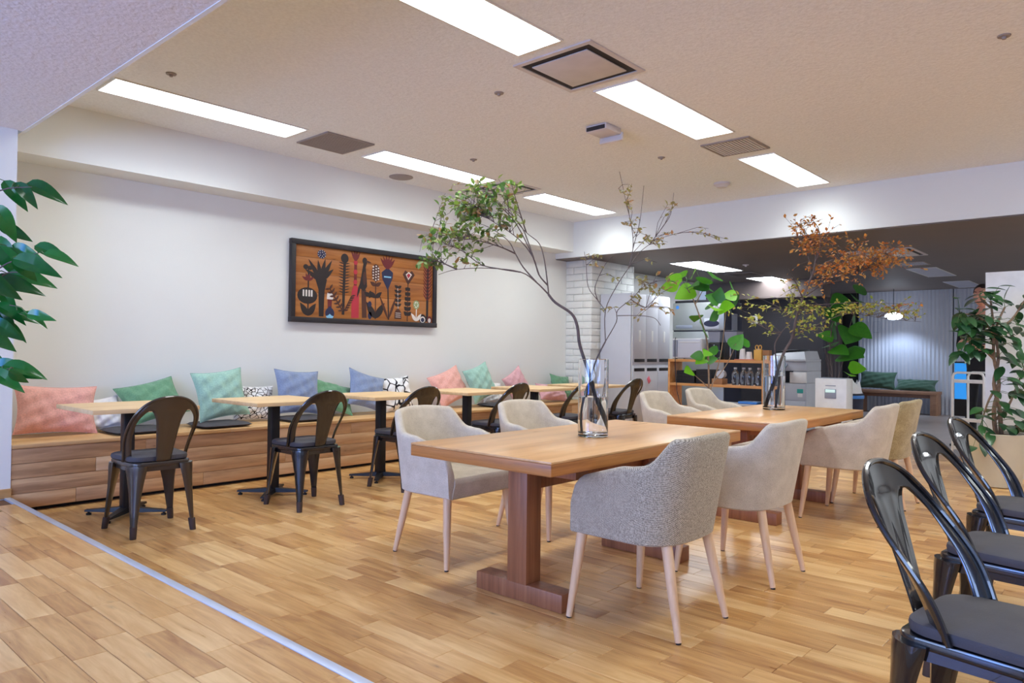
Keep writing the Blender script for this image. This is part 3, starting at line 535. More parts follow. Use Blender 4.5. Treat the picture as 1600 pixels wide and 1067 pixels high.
# ---- corrugated far wall
def corr_panel(name, y0, y1, label, mat, z1=ZD-0.014):
    q = MB(); n = int((y1-y0)/0.014); pts = []
    for i in range(n+1):
        y = y0 + (y1-y0)*i/n; t = (y/0.072) % 1.0
        pts.append((16.2 - 0.016*smooth(0.0, 0.28, t) + 0.016*smooth(0.5, 0.78, t), y))
    v = [(x, y, 0.0) for x, y in pts] + [(x, y, z1) for x, y in pts]; k = len(pts)
    q.add(v, [(i, i+1, k+i+1, k+i) for i in range(k-1)], 0, False)
    v2 = [(16.26, y0, 0), (16.26, y1, 0), (16.26, y1, z1), (16.26, y0, z1)]
    q.add(v2, [(0, 1, 2, 3)])
    return struct(name, q, mat, label, 'wall')
corr_panel('wall_corrugated', 3.02, 4.74, 'corrugated white wall behind the far bench', M['corr'])
corr_panel('wall_corrugated.001', 0.6, 3.0, 'corrugated white wall right of the vertical seam', M['corr'])
corr_panel('wall_corrugated.002', 5.08, 6.0, 'taupe corrugated wall left of the black doorway', M['brown_wall'])
struct('wall_kitchen', B(13.0, 4.38, 0, 13.12, 6.45, 2.16), M['dark_wall'], 'dark wall behind the freezer and the copier', 'wall')
struct('beam_back', B(12.7, 4.3, 2.15, 13.1, 6.45, ZD-0.012), M['brown_wall'], 'taupe bulkhead above the dark kitchen wall', 'beam')
struct('partition', B(8.3, -0.6, 0.0, 8.36, 1.272, 1.965), M['white_paint'], 'white free standing partition behind the potted rubber tree', 'partition')

# ------------------------------------------------------------------ ceiling fittings
def troffer(x0, x1, yc, z, mat, label, cat='light', wd=0.33, group=None, rcs=0.0):
    t = thing('ceiling_light', label, cat, ((x0+x1)/2, yc, z), 0, group)
    hx, hy = (x1-x0)/2, wd/2
    q = MB(); b = 0.012
    q.box(-hx-b, -hy-b, -0.008, hx+b, -hy, -0.0005); q.box(-hx-b, hy, -0.008, hx+b, hy+b, -0.0005)
    q.box(-hx-b, -hy, -0.008, -hx, hy, -0.0005); q.box(hx, -hy, -0.008, hx+b, hy, -0.0005)
    q.obj('frame', M['white_paint'], t)
    if rcs:
        q = MB(); e = 0.002; k = rcs+0.014
        q.box(-hx, -hy, 0, hx, -hy+e, k); q.box(-hx, hy-e, 0, hx, hy, k); q.box(-hx, -hy+e, 0, -hx+e, hy-e, k); q.box(hx-e, -hy+e, 0, hx, hy-e, k)
        q.obj('housing', M['white_paint'], t)
        bl = area('light_beam', (0, 0, rcs-0.008), (0, 0, 0), 2*hx-0.02, 2*hy-0.02, LAMP_W, (0.925, 1.0, 1.0)); bl.data.spread = R(135); bl.location = ((x0+x1)/2, yc, z+rcs-0.008)
    q = MB(); q.box(-hx+0.003, -hy+0.003, rcs-0.005, hx-0.003, hy-0.003, rcs-0.001); q.obj('diffuser', mat, t)
    return t
LB = {(0, 0): 'nearest ceiling light, cut by the top edge of the picture', (0, 1): 'ceiling light beyond the square air conditioner, right row',
      (0, 2): 'small looking ceiling light at the end of the right row', (1, 0): 'long ceiling light above the left end of the bench',
      (1, 1): 'ceiling light in the left row beyond the grey square grille', (1, 2): 'ceiling light farthest along the left row',
      (2, 0): 'ceiling light above the right row of metal chairs, near end', (2, 1): 'ceiling light above the right row of metal chairs, middle', (2, 2): 'ceiling light above the right row of metal chairs, far end',
      (3, 0): 'ceiling light along the right wall, near end', (3, 1): 'ceiling light along the right wall, middle', (3, 2): 'ceiling light along the right wall, far end'}
for r_, yc in enumerate(YS):
    for k_, (x0, x1) in enumerate(XS):
        troffer(x0, x1, yc, ZC, M['lamp'], LB[(r_, k_)], group='ceiling lights of the main room', rcs=RCS)
troffer(9.4, 10.85, 5.12, ZD-0.012, M['lamp_back'], 'lit ceiling light in the dark ceiling, nearer one', wd=0.45, group='back ceiling lights')
troffer(12.0, 13.3-0.45, 5.12, ZD-0.012, M['lamp_back'], 'lit ceiling light in the dark ceiling, farther one', wd=0.45, group='back ceiling lights')
for i_, (x_, y_) in enumerate(((9.6, -0.3), (12.2, -0.3), (14.6, -0.3), (9.6, -2.4), (12.2, -2.4), (14.6, -2.4))):  # unseen lit panels added to brighten the back area
    troffer(x_, x_+1.45, y_, ZD-0.012, M['lamp_back'], ('added back area ceiling light %s, outside the picture to the right' % ('nearest the partition', 'in the middle', 'nearest the far wall', 'nearest along the right wall', 'halfway along the right wall', 'last along the right wall')[i_]), wd=0.45, group='back ceiling lights')
troffer(12.1, 13.5, 2.67, ZD-0.012, M['lamp_off'], 'switched off panel light in the dark ceiling, nearer one', wd=0.38, group='unlit panel lights')
troffer(14.56, 15.95, 2.67, ZD-0.012, M['lamp_off'], 'switched off panel light near the corrugated wall', wd=0.38, group='unlit panel lights')
def cassette(x, y, z, h, label, dark=True, mats=None):
    t = thing('air_conditioner', label, 'air conditioner', (x, y, z))
    ci = h - 0.065
    q = MB(); b = 0.035
    for (a0, b0, a1, b1) in ((-h, -h, h, -h+b), (-h, h-b, h, h), (-h, -h+b, -h+b, h-b), (h-b, -h+b, h, h-b)):
        q.box(a0, b0, -0.010, a1, b1, -0.0005)
    q.obj('frame', mats or M['fitting'], t)
    q = MB(); q.box(-h+b, -h+b, -0.004, h-b, h-b, -0.0005); q.obj('slot', M['vent_dark'], t)
    q = MB(); q.bbox(-ci+0.02, -ci+0.02, -0.014, ci-0.02, ci-0.02, -0.006, 0.003); q.obj('panel', mats or M['fitting'], t)
    return t
cassette(3.69, 2.76, ZC, 0.30, 'square ceiling air conditioner with dark air slot before the right row of lights')
cassette(5.93, 5.415, ZC, 0.27, 'square ceiling air conditioner behind the green leaf spray')
cassette(10.1, 2.66, ZD-0.012, 0.42, 'ceiling air conditioner in the dark ceiling behind the orange leaves')
def grille(x, y, z, h, label, n, mat):
    t = thing('ceiling_vent', label, 'vent', (x, y, z), 0, 'ceiling vents')
    q = MB(); b = 0.018
    for (a0, b0, a1, b1) in ((-h, -h, h, -h+b), (-h, h-b, h, h), (-h, -h+b, -h+b, h-b), (h-b, -h+b, h, h-b)):
        q.box(a0, b0, -0.012, a1, b1, -0.0005)
    q.obj('frame', M['vent'], t)
    q = MB(); q.box(-h+b, -h+b, -0.002, h-b, h-b, -0.0005); q.obj('backing', M['vent_dark'], t)
    q = MB(); s_ = 2*(h-b)/n; q.box(-h+b, -s_*0.33, -0.010, h-b, s_*0.33, -0.003); me = q.mesh('slat', mat)
    for i in range(n): link('slat', me, t, (0, -h+b+(i+0.5)*s_, 0))
    return t
grille(3.67, 5.40, ZC, 0.24, 'square grey ceiling vent between the first two left row lights', 22, M['vent'])
grille(5.98, 2.77, ZC, 0.22, 'square slatted ceiling vent before the last right row light', 14, M['fitting'])
grille(11.43, 2.64, ZD-0.012, 0.2, 'dark slatted vent before the nearer unlit panel light', 10, M['lamp_off'])
grille(11.4, 5.12, ZD-0.012, 0.24, 'brown slatted vent between the two lit back lights', 10, M['dark_ceil'])
t = thing('ceiling_sensor', 'white boxy ceiling sensor with a curved flap near the middle', 'sensor', (4.82, 3.35, ZC))
q = MB(); q.bbox(-0.12, -0.10, -0.05, 0.10, 0.10, -0.0005, 0.01); q.obj('body', M['fitting'], t)
q = MB(); q.bbox(-0.11, -0.09, -0.045, -0.09, 0.09, -0.012, 0.004, mat=Matrix.Translation((-0.012, 0, 0))); q.obj('slot', M['vent_dark'], t)
q = MB(); q.bbox(0.10, -0.11, -0.075, 0.13, 0.11, -0.002, 0.01, mat=Matrix.Rotation(R(12), 4, 'Y')); q.obj('flap', M['fitting'], t)
def disc(name, x, y, z, prof, mat, label, cat, group=None):
    return tag(MB().lathe([(r0, -h0) for r0, h0 in prof], 24).obj(name, mat, None, (x, y, z)), label, cat, group)
disc('smoke_detector', 7.19, 3.48, ZC, [(0.0, 0.05), (0.05, 0.048), (0.065, 0.03), (0.085, 0.02), (0.085, 0.0005)], M['fitting'], 'round white smoke detector on the ceiling far from the lights', 'detector')
disc('ceiling_speaker', 4.84, 5.93, ZC, [(0.0, 0.012), (0.11, 0.012), (0.125, 0.006), (0.125, 0.0005)], M['speaker'], 'round grey ceiling speaker near the left soffit', 'speaker')
SP = [(3.69, 3.46, 'small ceiling nozzle beside the square air conditioner'), (2.03, 4.88, 'small ceiling nozzle above the first long left light'), (5.89, 3.45, 'small ceiling nozzle beyond the boxy sensor'),
      (4.83, 4.85, 'small ceiling nozzle beside the second left row light'), (4.86, 0.66, 'small ceiling nozzle at the upper right of the picture')]
for x, y, l in SP:
    disc('sprinkler', x, y, ZC, [(0.0, 0.022), (0.010, 0.022), (0.013, 0.009), (0.032, 0.007), (0.034, 0.0005)], M['vent'], l, 'sprinkler', 'ceiling nozzles')
disc('sprinkler', 10.2, 4.55, ZD-0.012, [(0.0, 0.03), (0.014, 0.03), (0.018, 0.012), (0.042, 0.01), (0.045, 0.0005)], M['fitting'], 'small nozzle on the dark ceiling near the first lit back light', 'sprinkler', 'ceiling nozzles')

# ------------------------------------------------------------------ built-in bench
bn = thing('bench', 'long oak clad bench along the white left wall', 'bench', (1.405, 5.82, 0))
BL = 6.92
MB().box(0.0, 0.03, 0.03, BL, 0.62, 0.44).obj('carcass', M['plank_gap'], bn)
MB().box(0.02, 0.055, 0.0, BL, 0.60, 0.03).obj('kick_gap_shade', M['black'], bn)  # black strip paints in the shade of the gap below the bench
random.seed(21)
TL = [1.55, 1.75, 1.62, 1.86]
q = MB(); x = 0
i = 0
while x < BL-0.01:
    L = min(TL[i % 4], BL-x); i += 1
    if BL-x-L < 0.4: L = BL-x
    MB().bbox(-L/2+0.001, -0.012, 0.442, L/2-0.001, 0.625, 0.470, 0.003).obj('top_board', M['bench_top'], bn, (x+L/2, 0, 0)); x += L
rows = 4; rh = (0.440-0.028)/rows
for k in range(rows):
    x = 0.0; first = True
    while x < BL-0.005:
        L = random.uniform(0.28, 1.0) if first else random.uniform(0.55, 1.15); first = False
        if BL-x-L < 0.25: L = BL-x
        dp = random.uniform(-0.0015, 0.0015)
        MB().bbox(-L/2+0.0008, dp, 0.001, L/2-0.0008, 0.028, rh-0.0012, 0.0018).obj('plank', M['bench_plank'], bn, (x+L/2, 0, 0.028+k*rh)); x += L

# ------------------------------------------------------------------ seating
def make_armchair(label, fab_out, fab_in, group):
    t = thing('armchair', label, 'chair', (0, 0, 0), 0, group)
    def plan(s, top):
        """s in 0..1 right front -> back -> left front; top 0..1 blend"""
        a = 0.268 + 0.020*top; b = 0.190 + 0.085*top; yc = -0.03; yf = 0.250 - 0.02*top
        side = yf - yc
        Ls, Le = side, 1.25*(a+b)*1.0
        tot = 2*Ls + Le; d = s*tot
        if d < Ls: return Vector((a, yf-d, 0)), 0.0
        if d > Ls+Le: return Vector((-a, yc+(d-Ls-Le), 0)), 180.0
        ph = (d-Ls)/Le*PI
        e = 2/2.7
        cx, sy = math.cos(ph), math.sin(ph)
        return Vector((a*math.copysign(abs(cx)**e, cx), yc - b*abs(sy)**e, 0)), math.degrees(ph)
    def height(s):
        p, ph = plan(s, 1.0); ph = min(ph, 180-ph)
        if ph <= 0:
            d = 0.230 - p.y
            h = 0.605 + 0.30*max(0, d)
            if d < 0.07: h -= 0.085*(1-math.sqrt(max(0, 1-((0.07-d)/0.07)**2)))
            return h
        h0 = 0.605 + 0.30*0.26
        return h0 + 0.012*smooth(0, 22, ph) + 0.113*smooth(17, 47, ph) + 0.012*smooth(47, 90, ph)
    NS, zb, TH = 65, 0.368, 0.046
    def P(s, z, off):
        top = (z-zb)/0.44
        p, _ = plan(s, top); q1, _ = plan(min(1, s+0.004), top); q0, _ = plan(max(0, s-0.004), top)
        tg = (q1-q0); n = Vector((tg.y, -tg.x, 0)); n.normalize()   # outward on the right side
        if n.dot(p - Vector((0, 0.0, 0))) < 0: n = -n
        return Vector((p.x - n.x*off, p.y - n.y*off, z))
    q = MB(); ring = []
    for i in range(NS):
        s = i/(NS-1); h = height(s); r = TH/2; pr = []
        pr.append(P(s, zb, 0.012)); 
        for k in range(7): pr.append(P(s, zb+0.008+(h-r-zb-0.008)*k/6, 0.0))
        for k in range(1, 6):
            an = PI*k/6; pr.append(P(s, h-r+r*math.sin(an), r-r*math.cos(an)))
        for k in range(6): pr.append(P(s, h-r-(h-r-0.41)*k/5, TH + 0.012*k/5))
        ring.append(pr)
    n = len(ring[0]); v = [p for pr in ring for p in pr]
    f = [(i*n+j, (i+1)*n+j, (i+1)*n+j+1, i*n+j+1) for i in range(NS-1) for j in range(n-1)]
    q.add(v, f, 0, True)
    for e in (0, NS-1): q.add(ring[e], [tuple(range(n))], 0, True)
    # front ends get a soft lip
    q.obj('shell', fab_out, t)
    # seat
    q = MB(); bot = []
    for i in range(41):
        s = i/40; bot.append(P(s, zb, 0.02))
    lay = []
    for (z, sc) in ((zb-0.004, 0.97), (zb+0.004, 0.995), (0.44, 0.995), (0.462, 0.985), (0.472, 0.95)):
        L2 = []
        for p in bot: 
            yy = -0.02 + (p.y+0.02)*sc
            L2.append(Vector((p.x*sc*(0.92 if z > 0.40 else 1.0), yy + (0.004 if p.y > 0.2 else 0), z)))
        lay.append(L2)
    k = len(bot); v = [p for L2 in lay for p in L2]
    f = [(a*k+i, a*k+(i+1) % k, (a+1)*k+(i+1) % k, (a+1)*k+i) for a in range(len(lay)-1) for i in range(k)]
    v2 = v + [Vector((0, 0.03, 0.486)), Vector((0, 0.0, zb-0.004))]
    f += [((len(lay)-1)*k+i, (len(lay)-1)*k+(i+1) % k, len(v)) for i in range(k)] + [((i+1) % k, i, len(v)+1) for i in range(k)]
    q.add(v2, f, 0, True); q.obj('seat', fab_in, t)
    for (tx, ty, bx, by) in ((0.235, 0.205, 0.275, 0.245), (-0.235, 0.205, -0.275, 0.245), (0.165, -0.165, 0.200, -0.245), (-0.165, -0.165, -0.200, -0.245)):
        lg = MB().tube([(tx, ty, 0.385), (tx+(bx-tx)*0.5, ty+(by-ty)*0.5, 0.19), (bx, by, 0.006)], [0.0235, 0.020, 0.0135], 14).obj('leg', M['ash'], t)
        MB().tube([(bx, by, 0.006), (bx, by, 0.0)], [0.0115, 0.0115], 12).obj('glide', M['black_plastic'], lg)
    return t
AC = make_armchair('grey beige tweed armchair with its back to us at the nearest wooden table', M['fabric_tweed'], M['fabric_tweed'], None)
AC.location = (2.79, 1.66, 0); AC.rotation_euler = (0, 0, R(-1))
OL = make_armchair('olive tinted armchair farthest right at the second wooden table', M['fabric_olive'], M['fabric_olive'], None)
OL.location = (6.14, 1.66, 0)
A0 = make_armchair('beige armchair facing us on the left of the nearest table, near end', M['fabric'], M['fabric'], None)
A0.location = (2.86, 3.02, 0); A0.rotation_euler = (0, 0, PI+R(2))
dup(A0, (3.70, 3.00, 0), PI, 'beige armchair facing us behind the nearest vase, second on the left of the near table')
dup(A0, (3.71, 1.66, 0), 0, 'beige armchair with its back to us right behind the tweed armchair')
dup(A0, (5.45, 1.65, 0), 0, 'beige armchair with its back to us at the near side of the second table')
dup(A0, (5.47, 3.02, 0), PI, 'beige armchair facing us before the lockers, left side of the second table')
dup(A0, (6.30, 3.04, 0), PI, 'beige armchair facing us before the pine shelf, far left of the second table')

def make_metal_chair(label, metal, group):
    t = thing('metal_chair', label, 'chair', (0, 0, 0), 0, group)
    TT = 0.420; HT = 0.335                      # back height along its plane; top of the two openings
    def outer(u):
        if u < 0.18: return 0.188 + 0.017*smooth(0, 0.18, u)
        return 0.205*max(0.0, 1-((u-0.18)/(TT-0.18))**2.6)**(1/2.1) if u < TT else 0.0
    def openings(u):
        o = outer(u); i = o-0.030; sp = 0.046 + 0.038*(u/HT)**1.3
        # close the opening in a round arch
        k = smooth(0.0, 1.0, 1.0) if u < HT-0.085 else math.sqrt(max(0.0, 1-((u-(HT-0.085))/0.085)**2))
        mid = (i+sp)/2; hw = max(0.0, (i-sp)/2)*k
        return mid+hw, mid-hw
    def place(s, u):
        em = 0.006*(1-smooth(0.55, 0.64, abs(s)/max(0.02, 0.046+0.038*min(1, u/HT))))*smooth(0.04, 0.07, u)*(1-smooth(0.325, 0.35, u))
        rc = R(17)
        bend = (0.150 - 0.105*smooth(0, 0.36, u))*(s/0.2)**2
        return (s, -0.185 - u*math.sin(rc) + bend + em, 0.446 + u*math.cos(rc))
    NR = 44
    us = [TT*(1-math.cos(PI/2*(i/(NR-1))))*0 + TT*math.sin(PI/2*i/(NR-1)) for i in range(NR)]
    cols = []
    q = MB(); rows = []
    for u in us:
        o = outer(u); hi, lo = openings(min(u, HT)) if u < HT else (None, None)
        if hi is None:
            # above the openings keep the seam between band and splat proportional
            o_h = outer(HT); hh, ll = openings(HT); fr = hh/o_h
            hi = lo = o*fr
        c = []
        for (a, b_, n_) in ((-o, -hi, 3), (-hi, -lo, 4), (-lo, lo, 9), (lo, hi, 4), (hi, o, 3)):
            for j in range(n_): c.append(a + (b_-a)*j/(n_-1))
        rows.append((u, c))
    idx_hole = set(range(3, 7)) | set(range(16, 20))
    n = len(rows[0][1]); v = [place(s, u) for u, c in rows for s in c]; f = []
    for i in range(NR-1):
        for j in range(n-1):
            in_hole = (3 <= j <= 5) or (16 <= j <= 18)
            if in_hole and us[i+1] <= HT+0.002: continue
            f.append((i*n+j, i*n+j+1, (i+1)*n+j+1, (i+1)*n+j))
    q.add(v, f, 0, True)
    me = q.mesh('backrest', metal)
    bm = bmesh.new(); bm.from_mesh(me)
    bmesh.ops.dissolve_degenerate(bm, dist=1e-5, edges=bm.edges)
    bmesh.ops.solidify(bm, geom=list(bm.faces), thickness=0.004); bm.to_mesh(me); bm.free()
    link('backrest', me, t)
    # rolled rim of the hoop
    pts = [place(-outer(u), u) for u in us[:-1]] + [place(0, TT)] + [place(outer(u), u) for u in us[:-1][::-1]]
    MB().tube([(p[0], p[1]+0.004, p[2]) for p in pts], 0.0085, 8).obj('hoop', metal, t)
    # seat pan
    def rrect(hx0, hx1, y0, y1, r, k=5):
        o = []
        for (cx, cy, a0) in ((hx1-r, y1-r, 0), (-(hx1-r), y1-r, 90), (-(hx0-r), y0+r, 180), (hx0-r, y0+r, 270)):
            for j in range(k+1):
                a = R(a0+90*j/k); o.append((cx+r*math.cos(a), cy+r*math.sin(a)))
        return o
    def slab(poly, levels, mat, name, par, dome=0.0):
        k = len(poly); q = MB(); v = []
        for (z, sc) in levels: v += [(x*sc, (y+0.005)*sc-0.005, z) for x, y in poly]
        f = [(a*k+i, a*k+(i+1) % k, (a+1)*k+(i+1) % k, (a+1)*k+i) for a in range(len(levels)-1) for i in range(k)]
        nv = len(v); v += [(0, 0, levels[-1][0]+dome), (0, 0, levels[0][0])]
        f += [((len(levels)-1)*k+i, (len(levels)-1)*k+(i+1) % k, nv) for i in range(k)] + [((i+1) % k, i, nv+1) for i in range(k)]
        q.add(v, f, 0, True); return q.obj(name, mat, par)
    slab(rrect(0.175, 0.190, -0.182, 0.19, 0.05), [(0.412, 0.93), (0.418, 0.985), (0.436, 1.0), (0.443, 0.985), (0.445, 0.95)], metal, 'seat_pan', t)
    slab(rrect(0.178, 0.197, -0.168, 0.20, 0.075, 6), [(0.446, 0.93), (0.450, 0.985), (0.464, 1.0), (0.476, 0.985), (0.482, 0.93)], M['pad'], 'seat_cushion', t, 0.006)
    # legs: tapered half round pressings turned outwards at the corners
    for sx in (1, -1):
        for sy in (1, -1):
            tx, ty = (0.155 if sy > 0 else 0.145)*sx, 0.15*sy
            bx, by = (0.203 if sy > 0 else 0.178)*sx, (0.203 if sy > 0 else 0.205)*sy
            dg = math.atan2(sy, sx); q = MB(); v = []; lv = [(0.425, 0.064), (0.40, 0.062), (0.35, 0.052), (0.27, 0.039), (0.17, 0.029), (0.075, 0.0205), (0.0, 0.0170)]
            for z, r in lv:
                k = 1-(z/0.425); cx, cy = tx+(bx-tx)*k, ty+(by-ty)*k
                prof = [(math.cos(a)*r*0.62, math.sin(a)*r) for a in [R(-100+200*j/8) for j in range(9)]] + [(-r*0.25, r*0.55), (-r*0.25, -r*0.55)]
                for px, py in prof: v.append((cx+px*math.cos(dg)-py*math.sin(dg), cy+px*math.sin(dg)+py*math.cos(dg), z))
            k = 11; f = [(a*k+i, a*k+(i+1) % k, (a+1)*k+(i+1) % k, (a+1)*k+i) for a in range(len(lv)-1) for i in range(k)]
            f += [tuple(range(k)), tuple(range((len(lv)-1)*k, len(lv)*k))]
            q.add(v, f, 0, True); lg = q.obj('leg', metal, t)
            q = MB(); v = []
            for z, r in ((0.072, 0.0215), (0.036, 0.0205), (-0.0, 0.0185)):
                kk = 1-(z/0.425); cx, cy = tx+(bx-tx)*kk, ty+(by-ty)*kk
                for a in [2*PI*j/10 for j in range(10)]: v.append((cx+r*math.cos(a), cy+r*math.sin(a), max(z, 0.0)))
            q.add(v, [(a*10+i, a*10+(i+1) % 10, (a+1)*10+(i+1) % 10, (a+1)*10+i) for a in range(2) for i in range(10)] + [tuple(range(10)), tuple(range(20, 30))], 0, False)
            q.obj('foot_cap', M['brown_rubber'], lg)
    q = MB()
    for (x0, y0, x1, y1) in ((-0.15, 0.178, 0.15, 0.184), (-0.145, -0.176, 0.145, -0.170)):
        q.box(x0, y0, 0.39, x1, y1, 0.42)
    for x in (-0.172, 0.166): q.box(x, -0.15, 0.39, x+0.006, 0.15, 0.42)
    q.obj('apron', metal, t)
    return t
MC = make_metal_chair('brown gunmetal metal chair at the first small table on the left', M['gunmetal'], None)
MC.location = (1.905, 4.765, 0); MC.rotation_euler = (0, 0, R(-1))
M0 = make_metal_chair('black metal chair at the second small table from the left', M['black_metal'], None)
M0.location = (2.985, 4.71, 0); M0.rotation_euler = (0, 0, R(0))
dup(M0, (3.95, 4.75, 0), R(1), 'black metal chair at the third small table, half hidden by a beige armchair')
dup(M0, (5.06, 4.72, 0), R(3), 'black metal chair showing only its top between the two near beige armchairs')
dup(M0, (6.12, 4.70, 0), R(0), 'black metal chair seen through the nearest glass vase')
dup(M0, (7.08, 4.72, 0), R(0), 'black metal chair right of the nearest vase, before the lockers')
dup(M0, (2.20, 0.310, 0), PI-R(7), 'black metal chair in the lower right corner, nearest to us', 'row of metal chairs on the right')
dup(M0, (3.11, 0.400, 0), PI-R(7), 'black metal chair on the right, second of the row of three', 'row of metal chairs on the right')
dup(M0, (4.02, 0.455, 0), PI-R(7), 'black metal chair on the right before the cream pot, third of the row', 'row of metal chairs on the right')

# ------------------------------------------------------------------ tables
def big_table(x0, x1, y0, y1, label):
    t = thing('dining_table', label, 'table', ((x0+x1)/2, (y0+y1)/2, 0))
    hx, hy = (x1-x0)/2, (y1-y0)/2
    MB().bbox(-hx, -hy, 0.702, hx, hy, 0.712, 0.002).obj('tabletop', M['table_top'], t)
    MB().bbox(-hx+0.0005, -hy+0.0005, 0.652, hx-0.0005, hy-0.0005, 0.7015, 0.002).obj('edge_band', M['table_edge'], t)
    q = MB()
    for sx in (-1, 1):
        cx = sx*(hx-0.335)
        MB().bbox(cx-0.052, -0.058, 0.08, cx+0.052, 0.058, 0.655, 0.003).obj('post', M['table_leg'], t)
        MB().bbox(cx-0.048, -0.262, 0.0, cx+0.048, 0.262, 0.082, 0.004).obj('foot', M['table_leg'], t)
        MB().bbox(cx-0.045, -0.33, 0.592, cx+0.045, 0.33, 0.652, 0.004).obj('bearer', M['table_leg'], t)
    MB().bbox(-hx+0.335, -0.02, 0.50, hx-0.335, 0.02, 0.585, 0.003).obj('stretcher', M['table_leg'], t)
    return t
big_table(2.235, 3.96, 1.79, 2.64, 'oak dining table nearest to us, with a glass vase of tall branches')
big_table(4.51, 6.18, 1.77, 2.58, 'oak dining table farther back, with the orange leaved branches')
def make_cafe(label, group):
    t = thing('cafe_table', label, 'table', (0, 0, 0), 0, group)
    MB().bbox(-0.335, -0.35, 0.722, 0.335, 0.35, 0.750, 0.002).obj('tabletop', M['cafe_top'], t)
    MB().bbox(-0.16, -0.16, 0.712, 0.16, 0.16, 0.722, 0.002).obj('mounting_plate', M['iron'], t)
    MB().bbox(-0.036, -0.036, 0.04, 0.036, 0.036, 0.714, 0.008).obj('column', M['iron'], t)
    for k in range(4):
        a = R(45+90*k); Mx = Matrix.Rotation(a, 4, 'Z')
        q = MB(); v = []
        for (x, w_, z0, z1) in ((0.0, 0.034, 0.022, 0.062), (0.10, 0.03, 0.022, 0.05), (0.27, 0.02, 0.024, 0.036)):
            v += [(x, -w_, z0), (x, w_, z0), (x, w_*0.8, z1), (x, -w_*0.8, z1)]
        q.add(v, [(i*4+j, i*4+(j+1) % 4, (i+1)*4+(j+1) % 4, (i+1)*4+j) for i in range(2) for j in range(4)] + [(0, 1, 2, 3), (8, 9, 10, 11)], 0, False, Mx)
        ft = q.obj('foot', M['iron'], t)
        MB().lathe([(0, 0), (0.017, 0), (0.017, 0.012), (0.007, 0.014), (0.007, 0.024), (0, 0.024)], 12, (0.25*math.cos(a), 0.25*math.sin(a), 0)).obj('leveller', M['black_plastic'], ft)
    return t
CT = make_cafe('small square pale topped table nearest the left, before the pink cushion', 'small tables along the bench')
CT.location = (1.945, 5.27, 0)
for (x, y, l) in ((3.0, 5.2, 'small pale topped table, second from the left'), (4.05, 5.2, 'small pale topped table, third from the left, before the patterned cushion'),
                  (5.13, 5.2, 'small pale topped table, fourth from the left, before the second mint cushion'), (6.18, 5.2, 'small pale topped table, fifth from the left, before the mauve cushions'),
                  (7.2, 5.22, 'small pale topped table farthest along the bench, behind the nearest vase')):
    dup(CT, (x, y, 0), 0, l)
# ------------------------------------------------------------------ cushions and pads on the bench
def cushion(name, label, mat, x, y, w_, h_, th, lean, roll, seed, yaw=0.0, z0=0.4715, group='cushions along the bench', pipe=None, sag=0.0):
    rg = random.Random(seed); ph = [rg.uniform(0, 6.28) for _ in range(8)]
    n = 25
    def pt(u, v, sgn):
        a, b = 2*u-1, 2*v-1
        X = a*w_/2*(1-0.11*(1-b*b)*abs(a)); Z = b*h_/2*(1-0.10*(1-a*a)*abs(b))
        e = max(0.0, (1-abs(a)**2.4))*max(0.0, (1-abs(b)**2.4))
        T = th/2*e**0.52
        wr = 0.006*math.sin(7*a+ph[0]+2*b)*math.sin(5*b+ph[1]) + 0.005*math.sin(11*b-6*a+ph[2]) + 0.004*math.sin(17*a+5*b+ph[3])
        Z -= sag*(1-a*a)*(0.5+0.5*b)*0.5
        return (X, sgn*(T+wr*min(1, e*3)), Z)
    q = MB(); q.grid(lambda u, v: pt(u, v, -1), n, n); q.grid(lambda u, v: pt(1-u, v, 1), n, n)
    o = tag(q.obj(name, mat), label, 'cushion', group)
    # rest the lowest point on the seat
    rot = Euler((0, 0, yaw)).to_matrix() @ Euler((-lean, 0, 0)).to_matrix() @ Euler((0, roll, 0)).to_matrix()
    zs = [(rot @ v.co) for v in o.data.vertices]
    zmin = min(p.z for p in zs); ymax = max(p.y for p in zs)
    o.rotation_euler = rot.to_euler(); o.location = (x, min(y, 6.444-ymax), z0-zmin)
    edge = [pt(k/24, 0, 0) for k in range(24)]+[pt(1, k/24, 0) for k in range(24)]+[pt(1-k/24, 1, 0) for k in range(24)]+[pt(0, 1-k/24, 0) for k in range(25)]
    MB().tube([(a, b*0, c) for a, b, c in edge], 0.0035, 6, cap=False).obj('piping', pipe or mat, o)
    return o
def pad(label, x, y, w_=0.42, d_=0.40, rz=0.0):
    q = MB(); n = 17
    def pt(u, v, s):
        a, b = 2*u-1, 2*v-1
        e = max(0, 1-abs(a)**5)*max(0, 1-abs(b)**5)
        return (a*w_/2*(1-0.06*b*b*abs(a)), b*d_/2*(1-0.06*a*a*abs(b)), 0.021 + s*0.020*e**0.4)
    q.grid(lambda u, v: pt(u, v, 1), n, n); q.grid(lambda u, v: pt(1-u, v, -1), n, n)
    return tag(q.obj('seat_pad', M['pad'], None, (x, y, 0.4715), (0, 0, rz)), label, 'seat pad', 'charcoal pads on the bench')
PADS = [(2.30, 6.06, 'charcoal seat pad on the bench behind the first small table'), (2.98, 6.06, 'charcoal seat pad under the tall mint cushion'),
        (3.80, 6.06, 'charcoal seat pad under the upright slate blue cushion'), (6.55, 6.04, 'charcoal seat pad right of the second mint cushion')]
for x, y, l in PADS: pad(l, x, y, 0.44 if x < 6 else 0.55)
K = cushion
K('cushion', 'wide pink cushion at the left end of the bench', M['pink'], 1.79, 6.24, 0.56, 0.37, 0.15, R(14), R(3), 1)
K('cushion', 'plain white cushion peeping out behind the first small table', M['white_linen'], 2.13, 6.30, 0.30, 0.26, 0.10, R(20), R(-8), 2)
